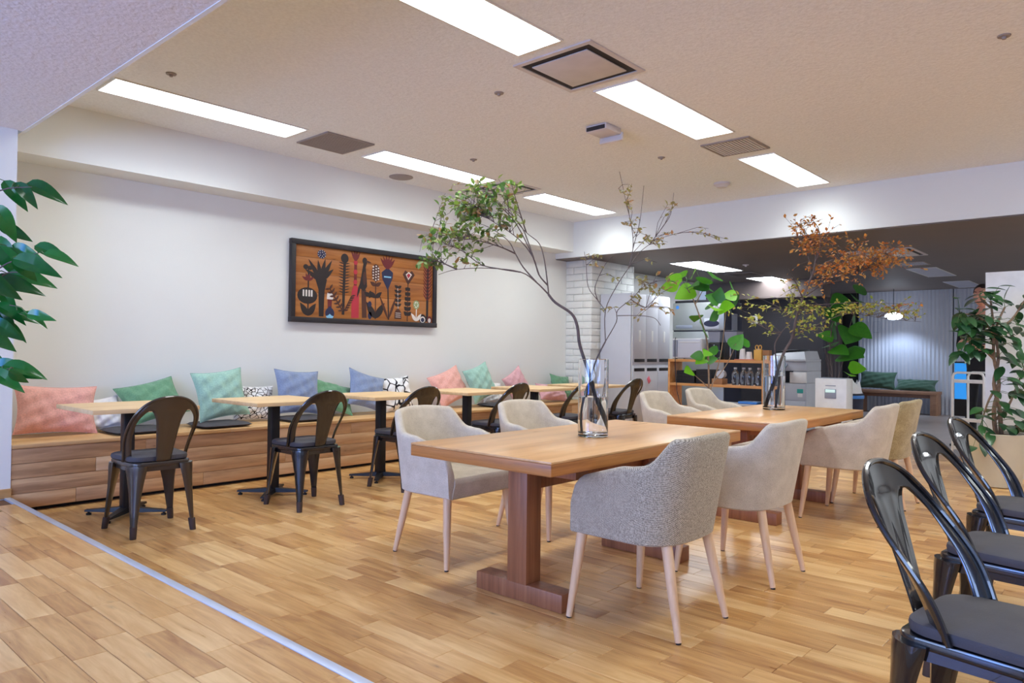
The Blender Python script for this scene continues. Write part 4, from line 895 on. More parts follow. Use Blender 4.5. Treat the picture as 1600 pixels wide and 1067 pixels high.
K('cushion', 'green cushion slumped behind the brown gunmetal metal chair', M['green'], 2.50, 6.26, 0.50, 0.36, 0.13, R(34), R(-13), 3, z0=0.512)
K('cushion', 'tall mint cushion standing on a pad, second from the left tables', M['mint'], 3.02, 6.12, 0.46, 0.43, 0.14, R(14), R(-6), 4, z0=0.512)
K('cushion', 'white cushion with a black net print', M['pattern'], 3.41, 6.27, 0.42, 0.33, 0.13, R(16), R(3), 5, pipe=M['white_linen'])
K('cushion', 'upright slate blue cushion on a pad behind the second small table', M['blue'], 3.80, 6.15, 0.47, 0.43, 0.14, R(16), R(4), 6, z0=0.512)
K('cushion', 'green cushion low behind the second black metal chair', M['green'], 4.27, 6.28, 0.44, 0.36, 0.12, R(38), R(20), 7)
K('cushion', 'slumped slate blue cushion with a raised left corner', M['blue'], 4.64, 6.20, 0.46, 0.40, 0.14, R(20), R(17), 8, yaw=R(4))
K('cushion', 'white cushion with thin black branch print', M['pattern2'], 5.08, 6.25, 0.42, 0.38, 0.13, R(14), R(-3), 9, pipe=M['white_linen'])
K('cushion', 'salmon pink cushion tilted behind the fourth small table', M['pink'], 5.86, 6.24, 0.54, 0.40, 0.14, R(22), R(-17), 10)
K('cushion', 'mint cushion tilted on one corner beside the salmon one', M['mint'], 6.27, 6.13, 0.44, 0.42, 0.14, R(16), R(-16), 11, z0=0.512)
K('cushion', 'white cushion almost hidden right of the tilted mint cushion', M['white_linen'], 6.68, 6.32, 0.36, 0.28, 0.10, R(20), R(6), 12)
K('cushion', 'mauve cushion with a pointed top corner behind the fifth small table', M['mauve'], 7.08, 6.26, 0.42, 0.36, 0.13, R(16), R(-26), 13)
K('cushion', 'crumpled mauve cushion lying low near the bench end', M['mauve'], 7.62, 6.10, 0.56, 0.24, 0.17, R(32), R(6), 14)
K('cushion', 'green cushion at the far end of the bench', M['green'], 8.02, 6.26, 0.40, 0.34, 0.12, R(20), R(8), 15)

# ------------------------------------------------------------------ framed painting
AX0, AX1, AZ0, AZ1 = 3.855, 5.79, 1.415, 2.245
art = thing('framed_painting', 'long framed wooden board painted with folk art plants and a bird', 'painting', ((AX0+AX1)/2, 6.45, (AZ0+AZ1)/2))
W2, H2 = (AX1-AX0)/2, (AZ1-AZ0)/2
fw = 0.052
MB().bbox(-W2, -0.055, H2-fw, W2, -0.002, H2, 0.003).obj('frame_rail', M['frame_black'], art)
MB().bbox(-W2, -0.060, -H2, W2, -0.002, -H2+fw, 0.003).obj('frame_rail', M['frame_black'], art)
MB().bbox(-W2+0.002, -0.053, -H2+fw, -W2+fw, -0.002, H2-fw, 0.003).obj('frame_stile', M['frame_black'], art)
MB().bbox(W2-fw, -0.053, -H2+fw, W2-0.002, -0.002, H2-fw, 0.003).obj('frame_stile', M['frame_black'], art)
zz = [-H2+fw, -0.115, 0.085, 0.245, H2-fw]
for a, b in zip(zz, zz[1:]): MB().bbox(-W2+fw, -0.030, a+0.0008, W2-fw, -0.012, b-0.0008, 0.0012).obj('board', M['art_board'], art)
PIX = {}
INKS = ['ink', 'ink_brown', 'ink_blue', 'ink_red', 'ink_maroon', 'ink_sky', 'ink_white', 'ink_green']
class Paint:
    """flat painted shapes a hair proud of the boards; x,z in fractions of the board"""
    def __init__(s): s.q = MB(); s.y = -0.0308
    def pos(s, x, z): return (-W2+fw+x*(2*W2-2*fw), -H2+fw+z*(2*H2-2*fw))
    def poly(s, pts, ink=0):
        s.y -= 0.00012
        s.q.prism([s.pos(*p) for p in pts], s.y, -0.0298, 'y', ink)
    def ell(s, x, z, rx, rz, ink=0, n=20, rot=0.0):
        c, d = math.cos(R(rot)), math.sin(R(rot)); asp = (2*W2-2*fw)/(2*H2-2*fw)
        s.poly([(x + (rx*math.cos(t)*c - rz/asp*math.sin(t)*d), z + (rz*math.sin(t)*c + rx*asp*math.cos(t)*d)) for t in [2*PI*k/n for k in range(n)]], ink)
    def leaf(s, x, z, L, wd, ang, ink=0):
        """pointed leaf from (x,z), length L in board heights"""
        asp = (2*W2-2*fw)/(2*H2-2*fw); c, d = math.cos(R(ang)), math.sin(R(ang)); P = []
        for k in range(9):
            t = k/8; P.append((t*L, wd*math.sin(PI*t**0.8)))
        for k in range(7, 0, -1):
            t = k/8; P.append((t*L, -wd*math.sin(PI*t**0.8)))
        s.poly([(x+(a*c-b*d)/asp, z+a*d+b*c) for a, b in P], ink)
    def line(s, pts, wd, ink=0):
        asp = (2*W2-2*fw)/(2*H2-2*fw)
        for (a, b), (c, d) in zip(pts, pts[1:]):
            dx, dz = (c-a)*asp, d-b; L = math.hypot(dx, dz) or 1; nx, nz = -dz/L*wd/2, dx/L*wd/2
            s.poly([(a+nx/asp, b+nz), (c+nx/asp, d+nz), (c-nx/asp, d-nz), (a-nx/asp, b-nz)], ink)
    def done(s): return s.q.obj('painted_motif', [M[k] for k in INKS], art)
p = Paint(); p.line([(0.085, 0.02), (0.085, 0.70)], 0.022); p.ell(0.08, 0.30, 0.063, 0.115); p.leaf(0.085, 0.02, 0.22, 0.045, 125); p.leaf(0.085, 0.02, 0.22, 0.045, 55)
p.ell(0.068, 0.70, 0.016, 0.035); p.ell(0.095, 0.69, 0.016, 0.03)
for a in (30, 75, 110, 150): p.leaf(0.083, 0.51, 0.11, 0.02, a, 4)
for x in (0.055, 0.073, 0.091, 0.107): p.line([(x, 0.29), (x, 0.38)], 0.024, 6)
p.done()
p = Paint(); p.poly([(0.155, 0.02), (0.185, 0.02), (0.19, 0.38), (0.205, 0.55), (0.12, 0.60), (0.15, 0.40)])
for a, L in ((150, 0.30), (125, 0.36), (100, 0.30), (78, 0.33), (60, 0.36), (42, 0.28)): p.leaf(0.165, 0.52, L, 0.035, a)
p.ell(0.168, 0.90, 0.028, 0.062, 2)
for k in range(15):
    rr_, an_ = (0.45, 2*PI*k/5) if k < 5 else (0.85, 2*PI*(k-5)/10+0.2)
    p.ell(0.168+0.028*rr_*math.cos(an_), 0.90+0.062*rr_*math.sin(an_), 0.0028, 0.0062, 6, 6)
p.done()
p = Paint(); p.poly([(0.205, 0.27), (0.248, 0.27), (0.244, 0.36), (0.208, 0.36)], 6); p.poly([(0.212, 0.14), (0.238, 0.14), (0.24, 0.27), (0.21, 0.27)], 4); p.ell(0.226, 0.06, 0.028, 0.075, 5); p.leaf(0.20, 0.03, 0.17, 0.04, 60, 2); p.leaf(0.252, 0.03, 0.17, 0.04, 120, 2); p.done()
p = Paint(); p.line([(0.315, 0.06), (0.322, 0.82)], 0.045); p.ell(0.322, 0.88, 0.026, 0.07)
for k in range(11):
    z = 0.38+0.042*k; p.leaf(0.32, z, 0.10, 0.008, 168, 0); p.leaf(0.32, z, 0.10, 0.008, 12, 0)
p.line([(0.31, 0.12), (0.225, 0.42)], 0.016, 1); p.line([(0.325, 0.12), (0.372, 0.34)], 0.016, 1)
for k in range(7):
    t = k/6; x, z = 0.31-0.085*t, 0.12+0.30*t
    p.leaf(x, z, 0.08, 0.014, 60, 1); p.leaf(x, z, 0.08, 0.014, 185, 1)
    x, z = 0.325+0.047*t, 0.12+0.22*t; p.leaf(x, z, 0.07, 0.012, 15, 1)
p.done()
p = Paint(); p.poly([(0.372, 0.02), (0.425, 0.02), (0.425, 0.40), (0.41, 0.50), (0.385, 0.50), (0.372, 0.40)], 3)
p.line([(0.398, 0.5), (0.398, 0.88)], 0.05, 4)
for z in (0.55, 0.70, 0.84): p.ell(0.398, z, 0.014, 0.035, 3)
for a in (60, 80, 100, 120): p.leaf(0.398, 0.86, 0.16, 0.02, a, 4)
p.done()
p = Paint(); p.line([(0.465, 0.03), (0.458, 0.45)], 0.085, 1); p.poly([(0.425, 0.48), (0.44, 0.66), (0.455, 0.86), (0.472, 0.92), (0.482, 0.88), (0.47, 0.78), (0.478, 0.62), (0.482, 0.50), (0.46, 0.42)], 0); p.ell(0.463, 0.88, 0.017, 0.05); p.leaf(0.47, 0.88, 0.11, 0.016, -12, 1); p.leaf(0.435, 0.55, 0.24, 0.02, -105, 0); p.ell(0.462, 0.62, 0.012, 0.10, 1); p.done()
p = Paint(); p.line([(0.545, 0.02), (0.545, 0.66)], 0.018, 1); p.leaf(0.545, 0.03, 0.30, 0.055, 125); p.leaf(0.545, 0.03, 0.30, 0.055, 55); p.ell(0.545, 0.72, 0.030, 0.13, 1)
for k in range(16): p.ell(0.545+0.022*math.sin(k*2.1), 0.61+0.014*k, 0.006, 0.012, 6, 6)
p.leaf(0.545, 0.34, 0.15, 0.035, 140); p.leaf(0.545, 0.34, 0.15, 0.035, 40); p.leaf(0.545, 0.52, 0.12, 0.03, 150, 1); p.leaf(0.545, 0.52, 0.12, 0.03, 30, 1); p.done()
p = Paint(); p.line([(0.505, 0.02), (0.505, 0.28)], 0.014, 2); p.ell(0.505, 0.07, 0.014, 0.055, 2); p.ell(0.503, 0.24, 0.014, 0.045, 2); p.leaf(0.50, 0.33, 0.12, 0.035, 80, 0); p.leaf(0.50, 0.36, 0.11, 0.035, 150, 0); p.leaf(0.50, 0.36, 0.11, 0.035, 25, 0); p.done()
p = Paint(); p.line([(0.645, 0.02), (0.637, 0.52)], 0.024); p.poly([(0.588, 0.74), (0.594, 0.64), (0.636, 0.47), (0.672, 0.66), (0.675, 0.75), (0.632, 0.82)], 2)
for a in (50, 66, 82, 98, 114, 130): p.leaf(0.633, 0.79, 0.22, 0.026, a, 4)
p.line([(0.606, 0.675), (0.660, 0.675)], 0.022, 5); p.leaf(0.64, 0.03, 0.40, 0.022, 115, 1); p.leaf(0.645, 0.03, 0.40, 0.022, 68, 1); p.done()
p = Paint(); p.line([(0.718, 0.16), (0.712, 0.56)], 0.022, 1); p.line([(0.718, 0.20), (0.712, 0.55)], 0.010, 6); p.poly([(0.690, 0.04), (0.745, 0.04), (0.742, 0.14), (0.73, 0.19), (0.704, 0.19), (0.692, 0.14)], 1)
for k in range(5):
    z = 0.24+0.07*k; p.leaf(0.716, z, 0.08, 0.024, 30, 0); p.leaf(0.716, z, 0.08, 0.024, 150, 0)
for z in (0.07, 0.10, 0.13): p.line([(0.698, z), (0.738, z)], 0.008, 6)
p.done()
p = Paint(); p.line([(0.792, 0.01), (0.795, 0.60)], 0.018, 1); p.poly([(0.752, 0.74), (0.795, 0.58), (0.848, 0.75), (0.825, 0.81), (0.798, 0.77), (0.772, 0.81)], 1); p.poly([(0.775, 0.745), (0.797, 0.66), (0.825, 0.75), (0.80, 0.79)], 6); p.poly([(0.783, 0.735), (0.797, 0.685), (0.815, 0.74), (0.80, 0.77)], 3)
for k in range(6):
    z = 0.10+0.08*k; p.leaf(0.793, z, 0.10-0.008*k, 0.032, 40, 0); p.leaf(0.793, z, 0.10-0.008*k, 0.032, 140, 0)
p.done()
p = Paint(); p.line([(0.864, 0.02), (0.866, 0.24)], 0.016, 6); p.leaf(0.864, 0.02, 0.16, 0.03, 130, 6); p.leaf(0.866, 0.02, 0.16, 0.03, 50, 6); p.ell(0.864, 0.28, 0.025, 0.07, 7)
for k in range(8): p.ell(0.864+0.014*math.cos(k*2.4), 0.28+0.04*math.sin(k*2.4), 0.004, 0.012, 6, 6)
p.done()
p = Paint(); p.ell(0.918, 0.06, 0.030, 0.075, 0); p.ell(0.918, 0.05, 0.022, 0.05, 6); p.ell(0.918, 0.045, 0.015, 0.035, 2); p.ell(0.975, 0.05, 0.02, 0.06, 4); p.ell(0.975, 0.04, 0.012, 0.036, 6); p.done()
p = Paint(); p.line([(0.955, 0.02), (0.958, 0.92)], 0.046)
for k in range(10):
    z = 0.36+0.055*k; p.leaf(0.956, z, 0.15, 0.012, 130, 4); p.leaf(0.956, z, 0.15, 0.012, 50, 4)
for a in (60, 90, 120): p.leaf(0.958, 0.88, 0.10, 0.02, a, 4)
p.done()

# ------------------------------------------------------------------ vases with branches
def vase(x, y, z, r, h, wl, label):
    t = thing('glass_vase', label, 'vase', (x, y, z)); wt = 0.0045
    prof = [(0, 0.0), (r-0.004, 0.0), (r, 0.004), (r, h-0.002), (r-wt/2, h), (r-wt, h-0.002), (r-wt, 0.022), (r-wt-0.006, 0.016), (0, 0.016)]
    MB().lathe(prof, 48).obj('glass', M['glass'], t)
    MB().lathe([(0, 0.0155), (r-wt-0.007, 0.0155), (r-wt+0.001, 0.0215), (r-wt+0.001, wl), (0, wl)], 48).obj('water', M['water'], t)
    return t
vase(3.09, 2.20, 0.7125, 0.078, 0.40, 0.205, 'clear glass cylinder vase on the nearest wooden table')
vase(5.65, 2.28, 0.7125, 0.084, 0.425, 0.265, 'clear glass cylinder vase on the farther wooden table')

def leaf_mesh(name, mat, L, wd, fold=0.12, droop=0.15, nseg=4, shape=0.8, tip=0.0):
    """leaf along +Y, lying in XY, stalk at the origin"""
    q = MB(); v = []
    for i in range(nseg+1):
        t = i/nseg; hw = wd/2*max(0.0, math.sin(PI*min(1, t)**shape))**0.85
        if i == nseg: hw = 0.0004
        if i == 0: hw = 0.0008
        z = -droop*L*t*t
        v += [(-hw, t*L, z+fold*hw), (0, t*L, z), (hw, t*L, z+fold*hw)]
    f = []
    for i in range(nseg):
        a = i*3; f += [(a, a+1, a+4, a+3), (a+1, a+2, a+5, a+4)]
    q.add(v, f, 0, True)
    return q.mesh(name, mat)
def orient(rg, d, spread=0.9, up=None):
    """rotation whose +Y follows d with some spread"""
    v = Vector(d) + Vector((rg.gauss(0, spread), rg.gauss(0, spread), rg.gauss(0, spread*0.7))); v.normalize()
    return v.to_track_quat('Y', 'Z') @ Euler((0, rg.uniform(-0.9, 0.9), 0)).to_quaternion()
def spray(name, label, limbs, clusters, mat, r0, leafL, single, seed, bark='bark', vase_c=None, mult=1.0, mat2=None):
    rg = random.Random(seed)
    t = thing(name, label, 'branch', (vase_c[0], vase_c[1], 0))
    O = Vector((vase_c[0], vase_c[1], 0))
    q = MB(); nodes = []
    for li, L in enumerate(limbs):
        pts = [Vector(p)/1000 for p in L]; pp = []
        for i in range(len(pts)-1):                          # Catmull-Rom with slight kinks
            p0, p1, p2, p3 = pts[max(0, i-1)], pts[i], pts[i+1], pts[min(len(pts)-1, i+2)]
            for k in range(4):
                s = k/4; pp.append(0.5*((2*p1)+(p2-p0)*s+(2*p0-5*p1+4*p2-p3)*s*s+(3*p1-p0-3*p2+p3)*s**3))
        pp.append(pts[-1])
        ra = r0 if li == 0 else r0*0.42; rb = r0*0.62 if li == 0 else 0.0012
        n = len(pp)
        rad = [ra+(rb-ra)*(i/(n-1))**0.8 for i in range(n)]
        q.tube([p-O for p in pp], rad, 8 if li == 0 else 6)
        for i, p_ in enumerate(pp):
            if li > 0 or i > n*0.8: nodes.append((p_, rad[i]))
    spots = []
    for c in clusters:
        cc = Vector(c[:3])/1000; sx, sz, k = c[3]/1000, c[4]/1000, int(c[5]*mult)
        ntw = max(2, k//5)
        for _ in range(ntw):
            tip = cc + Vector((rg.gauss(0, sx*0.8), rg.gauss(0, sx*0.8), rg.gauss(0, sz*0.8)))
            cand = sorted(nodes, key=lambda nd: (nd[0]-tip).length + 0.25*max(0, nd[0].z-tip.z))[:6]
            a, ra = rg.choice(cand); mid = a.lerp(tip, 0.5) + Vector((rg.gauss(0, 0.02), rg.gauss(0, 0.02), rg.uniform(-0.01, 0.03)))
            path = [a, a.lerp(mid, 0.6), mid, mid.lerp(tip, 0.6), tip]
            q.tube([p_-O for p_ in path], [min(ra, 0.0018), 0.0014, 0.0012, 0.001, 0.0007], 5)
            for j in range(k//ntw):
                s = rg.uniform(0.35, 1.0); i = min(3, int(s*4)); pos = path[i].lerp(path[i+1], s*4-i)
                spots.append((pos, (tip-a), c[6] if len(c) > 6 else 0))
    q.obj('stem', M[bark], t)
    shapes = [leaf_mesh('leaf', mat, leafL*s, leafL*s*0.56, 0.2, 0.2) for s in (0.8, 1.0, 1.2)]
    rg.shuffle(spots)
    one = spots[:300] if single else []
    for pos, d, mi_ in one:
        o = link('leaf', rg.choice(shapes), t, pos-O); o.rotation_mode = 'QUATERNION'; o.rotation_quaternion = orient(rg, d.normalized())
    rest_all = spots[len(one):]
    for kk, mt in ((0, mat), (1, mat2)):
        rest = [(p_, d_) for p_, d_, k_ in rest_all if k_ == kk]
        if not rest or mt is None: continue
        mb2 = MB(); vals = []
        for pos, d in rest:
            me = rg.choice(shapes); mx = Matrix.Translation(pos-O) @ orient(rg, d.normalized()).to_matrix().to_4x4()
            mb2.add([v.co for v in me.vertices], [tuple(p.vertices) for p in me.polygons], 0, True, mx)
            vals += [rg.random()]*len(me.polygons)                   # one tone per leaf
        me2 = bpy.data.meshes.new('leaves'); me2.from_pydata(mb2.v, [], mb2.f); me2.materials.append(mt)
        addattr(me2, vals); me2.polygons.foreach_set('use_smooth', [True]*len(me2.polygons)); me2.update()
        tag(link('leaves', me2, t), kind='stuff')
    return t
spray('leafy_branch', 'bent branch with dense green leaves leaning left out of the nearest vase', VINE_A, VINE_A_LEAVES, M['leaf_spray'], 0.0105, 0.035, True, 31, mult=3.4, vase_c=(3.09, 2.20))
spray('leafy_branch', 'thin sparse branch rising right out of the nearest vase', VINE_B, VINE_B_LEAVES, M['leaf_sparse'], 0.0062, 0.024, False, 32, mult=2.2, vase_c=(3.09, 2.20))
spray('leafy_branch', 'tall branch with orange autumn leaves in the farther vase', VINE_C, VINE_C_LEAVES, M['leaf_autumn'], 0.0125, 0.030, False, 33, mult=3.4, mat2=M['leaf_yellow'], vase_c=(5.65, 2.28))
spray('leafy_branch', 'small crooked branch with yellow green leaves in the farther vase', VINE_D, VINE_D_LEAVES, M['leaf_yellow'], 0.0075, 0.034, False, 34, mult=1.8, vase_c=(5.65, 2.28))

# ------------------------------------------------------------------ potted plants
def stems_obj(stems, O, r0, r1, mat, t, minor=0.6):
    for i, L in enumerate(stems):
        pts = [Vector(p)/1000-O for p in L]; pp = []
        for a in range(len(pts)-1):
            p0, p1, p2, p3 = pts[max(0, a-1)], pts[a], pts[a+1], pts[min(len(pts)-1, a+2)]
            for k in range(4):
                s = k/4; pp.append(0.5*((2*p1)+(p2-p0)*s+(2*p0-5*p1+4*p2-p3)*s*s+(3*p1-p0-3*p2+p3)*s**3))
        pp.append(pts[-1]); n = len(pp); m = 1.0 if i < 2 else minor
        MB().tube(pp, [m*(r0+(r1-r0)*j/(n-1)) for j in range(n)], 8).obj('stem', mat, t)
def nearest(stems, p):
    best = None
    for L in stems:
        for a, b in zip(L, L[1:]):
            a, b = Vector(a)/1000, Vector(b)/1000
            s = max(0, min(1, (p-a).dot(b-a)/max(1e-9, (b-a).length_squared))); c = a.lerp(b, s)
            if best is None or (c-p).length < (best-p).length: best = c
    return best
def potted(name, label, cat, base, pot_prof, potmat, soil_r, soil_z, stems, leaves, mats, r0, r1, barkmat, ratio, seed, droop=0.3, toward=0.6, fold=0.15, nseg=9, shape=0.8, minor=0.6):
    t = thing(name, label, cat, (base[0], base[1], base[2])); O = Vector(base); rg = random.Random(seed)
    MB().lathe(pot_prof, 40).obj('pot', potmat, t)
    MB().lathe([(0, soil_z+0.012), (soil_r*0.6, soil_z+0.01), (soil_r, soil_z)], 32).obj('soil', M['soil'], t)
    stems_obj(stems, O, r0, r1, barkmat, t, minor)
    shapes = {}
    pet = MB()
    for (x, y, z, L, k) in leaves:
        p = Vector((x, y, z))/1000; a = nearest(stems, p); Lm = L/1000
        d = (p-a); d = d.normalized() if d.length > 0.01 else Vector((rg.gauss(0, 1), rg.gauss(0, 1), 0.2)).normalized()
        key = (k % 10 if k < 3 else 3, round(Lm/0.02))
        if key not in shapes: shapes[key] = leaf_mesh('leaf', mats[min(key[0], len(mats)-1)], key[1]*0.02, key[1]*0.02*ratio, fold, droop, nseg, shape)
        o = link('leaf', shapes[key], t)
        d2 = Vector((d.x, d.y, d.z*0.5-0.15)); d2.normalize()
        qn = (d2 + Vector((rg.gauss(0, 0.25), rg.gauss(0, 0.25), rg.gauss(0, 0.2)))).normalized().to_track_quat('Y', 'Z')
        # tip the blade towards the room so that its face shows
        o.rotation_mode = 'QUATERNION'
        nz = (qn @ Vector((0, 0, 1))); view = Vector((-0.75, -0.6, 0.35)).normalized(); yv = qn @ Vector((0, 1, 0))
        tgt = nz.lerp(view, toward); tgt = (tgt - yv*tgt.dot(yv)).normalized(); xv = yv.cross(tgt)
        o.rotation_quaternion = Matrix((xv, yv, tgt)).transposed().to_quaternion()
        start = p - yv*Lm*0.5
        o.location = start - O
        pet.tube([a-O, a.lerp(start, 0.5)-O + Vector((0, 0, 0.01)), start-O], [0.003, 0.0022, 0.0018], 5)
    tag(pet.obj('petiole', M['stem_green'], t), kind='stuff')
    return t
POTP = [(0, 0), (0.165, 0), (0.178, 0.01), (0.238, 0.455), (0.242, 0.47), (0.236, 0.474), (0.226, 0.47), (0.222, 0.44), (0, 0.438)]
FICUS_LEAVES = [[a, b, c, int(L*1.22), k] for a, b, c, L, k in FICUS_LEAVES]
potted('potted_rubber_tree', 'tall braided rubber tree in a cream tapered pot before the white partition', 'plant', (7.72, 1.09, 0), POTP, M['pot'], 0.222, 0.442, FICUS_STEMS, FICUS_LEAVES, [M['leaf_ficus']], 0.022, 0.008, M['bark_pale'], 0.44, 41, 0.2, 0.28)
POT2 = [(0, 0), (0.13, 0), (0.14, 0.01), (0.17, 0.34), (0.166, 0.345), (0.158, 0.34), (0.155, 0.31), (0, 0.31)]
potted('potted_umbrella_fig', 'slender fig with lime and green round leaves before the pine shelf', 'plant', (7.05, 3.52, 0), POT2, M['pot'], 0.155, 0.314, [[[7050, 3520, 310], [7055, 3525, 500], UMB_1_STEMS[0][0]]]+UMB_1_STEMS, UMB_1_LEAVES, [M['leaf_big'], M['leaf_lime'], M['leaf_lime']], 0.011, 0.005, M['bark_pale'], 0.84, 42, 0.10, 0.93, shape=0.58)
potted('potted_umbrella_fig', 'broad leaved dark fig behind the air purifier', 'plant', (UMB_2_STEMS[0][0][0]/1000, UMB_2_STEMS[0][0][1]/1000, 0), POT2, M['white_paint'], 0.155, 0.314, [[[UMB_2_STEMS[0][0][0], UMB_2_STEMS[0][0][1], 310], UMB_2_STEMS[0][0]]]+UMB_2_STEMS, UMB_2_LEAVES, [M['leaf_big'], M['leaf_big'], M['leaf_lime']], 0.010, 0.005, M['bark'], 0.84, 43, 0.10, 0.9, shape=0.58)
# plant at the left edge: leaves hang from twigs
lb = Vector((0.49, 4.24, ZP))
t = thing('potted_broadleaf_tree', 'glossy dark green plant reaching in from the left edge', 'plant', tuple(lb)); rg = random.Random(44)
MB().lathe([(r_, z_*0.8) for r_, z_ in POTP], 32).obj('pot', M['pot'], t)
MB().lathe([(0, 0.365), (0.215, 0.355)], 32).obj('soil', M['soil'], t)
stems_obj([[[490, 4240, 480], [560, 4150, 640], LYRATE_STEMS[0][0]]]+LYRATE_STEMS, lb, 0.012, 0.0035, M['bark'], t, 0.4)
shp = {}
right = Vector((0.668, -0.744, 0)); pet = MB()
for (x, y, z, L, a) in LYRATE_LEAVES:
    k = round(L/12); Lk = k*0.012*1.5
    if k not in shp: shp[k] = leaf_mesh('leaf', M['leaf_fiddle'], Lk, Lk*0.46, 0.40, 0.5, 9, 0.72)
    p = Vector((x, y, z))/1000
    yv = (right*math.sin(R(a))*0.8 + Vector((0, 0, -1))*abs(math.cos(R(a*0.8)))*0.7 + Vector((rg.gauss(0, 0.15), rg.gauss(0, 0.15), 0.05)) + right*0.35).normalized()
    tgt = Vector((-0.7, -0.45, 0.65)) + Vector((rg.gauss(0, 0.3), rg.gauss(0, 0.3), rg.gauss(0, 0.2))); tgt = (tgt-yv*tgt.dot(yv)).normalized(); xv = yv.cross(tgt)
    o = link('leaf', shp[k], t); o.rotation_mode = 'QUATERNION'; o.rotation_quaternion = Matrix((xv, yv, tgt)).transposed().to_quaternion()
    st = p - yv*Lk*0.5; o.location = st - lb
    s0 = nearest(LYRATE_STEMS, st); pet.tube([s0-lb, s0.lerp(st, 0.5)-lb+Vector((0, 0, 0.01)), st-lb], [0.003, 0.0025, 0.002], 5)
tag(pet.obj('petiole', M['stem_green'], t), kind='stuff')
# ------------------------------------------------------------------ lockers and kitchen corner
t = thing('locker', 'tall pale grey locker cabinet with mail slots beside the brick pillar', 'locker', (8.56, 5.45, 0))
LW, LD, LH = 1.02, 0.53, 1.975
MB().bbox(0, 0.006, 0, LW, LD, LH, 0.003).obj('body', M['locker'], t)
MB().bbox(0.0, -0.001, 0.02, 0.012, 0.02, LH-0.005, 0.002).obj('side_edge', M['white_paint'], t)
for i in range(3):
    x0 = 0.016+i*0.334; x1 = x0+0.33
    MB().bbox(x0, -0.010, 1.0, x1, 0.0055, LH-0.012, 0.002).obj('door', M['locker'], t)
    MB().bbox(x0, -0.010, 0.03, x1, 0.0055, 0.965, 0.002).obj('door', M['locker'], t)
    for z in (1.015, 0.885): MB().bbox(x0+0.03, -0.012, z, x1-0.03, -0.009, z+0.045, 0.001).obj('slot', M['black_plastic'], t)
    MB().bbox(x0+0.14, -0.013, 1.30, x0+0.19, -0.009, 1.46, 0.001).obj('label_holder', M['white_paint'], t)
tag(MB().bbox(-0.035, -0.003, -0.045, 0.035, -0.0005, 0.045, 0.0004).obj('sticky_note', M['pink_note'], None, (8.99, 5.438, 0.76), (0, R(-35), 0)), 'pink paper note stuck on the locker', 'note')
# pine shelf unit
t = thing('shelf_unit', 'orange pine shelf unit carrying the kitchen things', 'shelf', (8.9, 4.40, 0), R(0))
SW, SD = 1.36, 0.34    # runs along Y, front faces -X
MB().bbox(0, -SW/2, 1.03, SD, SW/2, 1.066, 0.002).obj('shelf', M['shelf_wood'], t)
MB().bbox(0, -SW/2+0.032, 0.705, SD, SW/2-0.032, 0.74, 0.002).obj('shelf', M['shelf_wood'], t)
MB().bbox(0, -SW/2+0.032, 0.38, SD, SW/2-0.032, 0.415, 0.002).obj('shelf', M['shelf_wood'], t)
MB().bbox(0, SW/2-0.031, 0, SD, SW/2, 1.0295, 0.002).obj('side_panel', M['shelf_wood'], t)
MB().bbox(0, -SW/2, 0, SD, -SW/2+0.031, 1.0295, 0.002).obj('side_panel', M['shelf_wood'], t)
SX, SY = 8.9, 4.40
def on_shelf(dx, dy): return SX+dx, SY+dy
# microwave
t = thing('microwave', 'white microwave oven at the left end of the pine shelf', 'microwave', (SX+0.03, SY+0.40, 1.0665))
MB().bbox(0, -0.21, 0.012, 0.30, 0.23, 0.28, 0.008).obj('body', M['white_paint'], t)
MB().bbox(-0.014, -0.20, 0.02, 0.0, 0.14, 0.272, 0.004).obj('door', M['locker'], t)
MB().bbox(-0.022, -0.19, 0.225, -0.014, 0.12, 0.24, 0.002).obj('handle', M['white_paint'], t)
MB().bbox(-0.008, 0.15, 0.03, 0.0, 0.22, 0.26, 0.002).obj('control_panel', M['grey_plastic_mid'], t)
for yy in (-0.18, 0.19):
    for xx in (0.04, 0.26): MB().lathe([(0, 0), (0.014, 0), (0.014, 0.013), (0, 0.013)], 10, (xx, yy, 0)).obj('foot', M['black_plastic'], t)
tag(MB().tube([(SX-0.01, SY+0.56, 1.36), (SX-0.025, SY+0.56, 1.33), (SX-0.02, SY+0.565, 1.2), (SX-0.02, SY+0.56, 1.07), (SX-0.03, SY+0.55, 0.9), (SX-0.03, SY+0.52, 0.62), (SX-0.02, SY+0.47, 0.43)], 0.005, 6).obj('power_cord', M['black_plastic']), 'black power cord hanging down in front of the microwave and the shelf', 'cord')
# coffee grinders
def grinder(dy, label):
    t = thing('coffee_grinder', label, 'coffee grinder', (SX+0.06, SY+dy, 1.0665), 0, 'coffee grinders')
    MB().bbox(0, -0.085, 0, 0.20, 0.085, 0.23, 0.012).obj('body', M['black_plastic'], t)
    for k in range(5): MB().bbox(-0.004, -0.07+k*0.03, 0.04, 0.0, -0.055+k*0.03, 0.20, 0.001).obj('rib', M['grey_plastic_mid'] if k == 2 else M['iron'], t)
    q = MB(); q.add([(0.02, -0.07, 0.23), (0.18, -0.07, 0.23), (0.18, 0.07, 0.23), (0.02, 0.07, 0.23), (0.0, -0.088, 0.37), (0.20, -0.088, 0.37), (0.20, 0.088, 0.37), (0.0, 0.088, 0.37)], [(0, 1, 5, 4), (1, 2, 6, 5), (2, 3, 7, 6), (3, 0, 4, 7), (0, 3, 2, 1), (4, 5, 6, 7)])
    q.obj('hopper', M['grey_plastic_mid'], t)
    MB().bbox(-0.004, -0.092, 0.37, 0.204, 0.092, 0.385, 0.003).obj('lid', M['navy'], t)
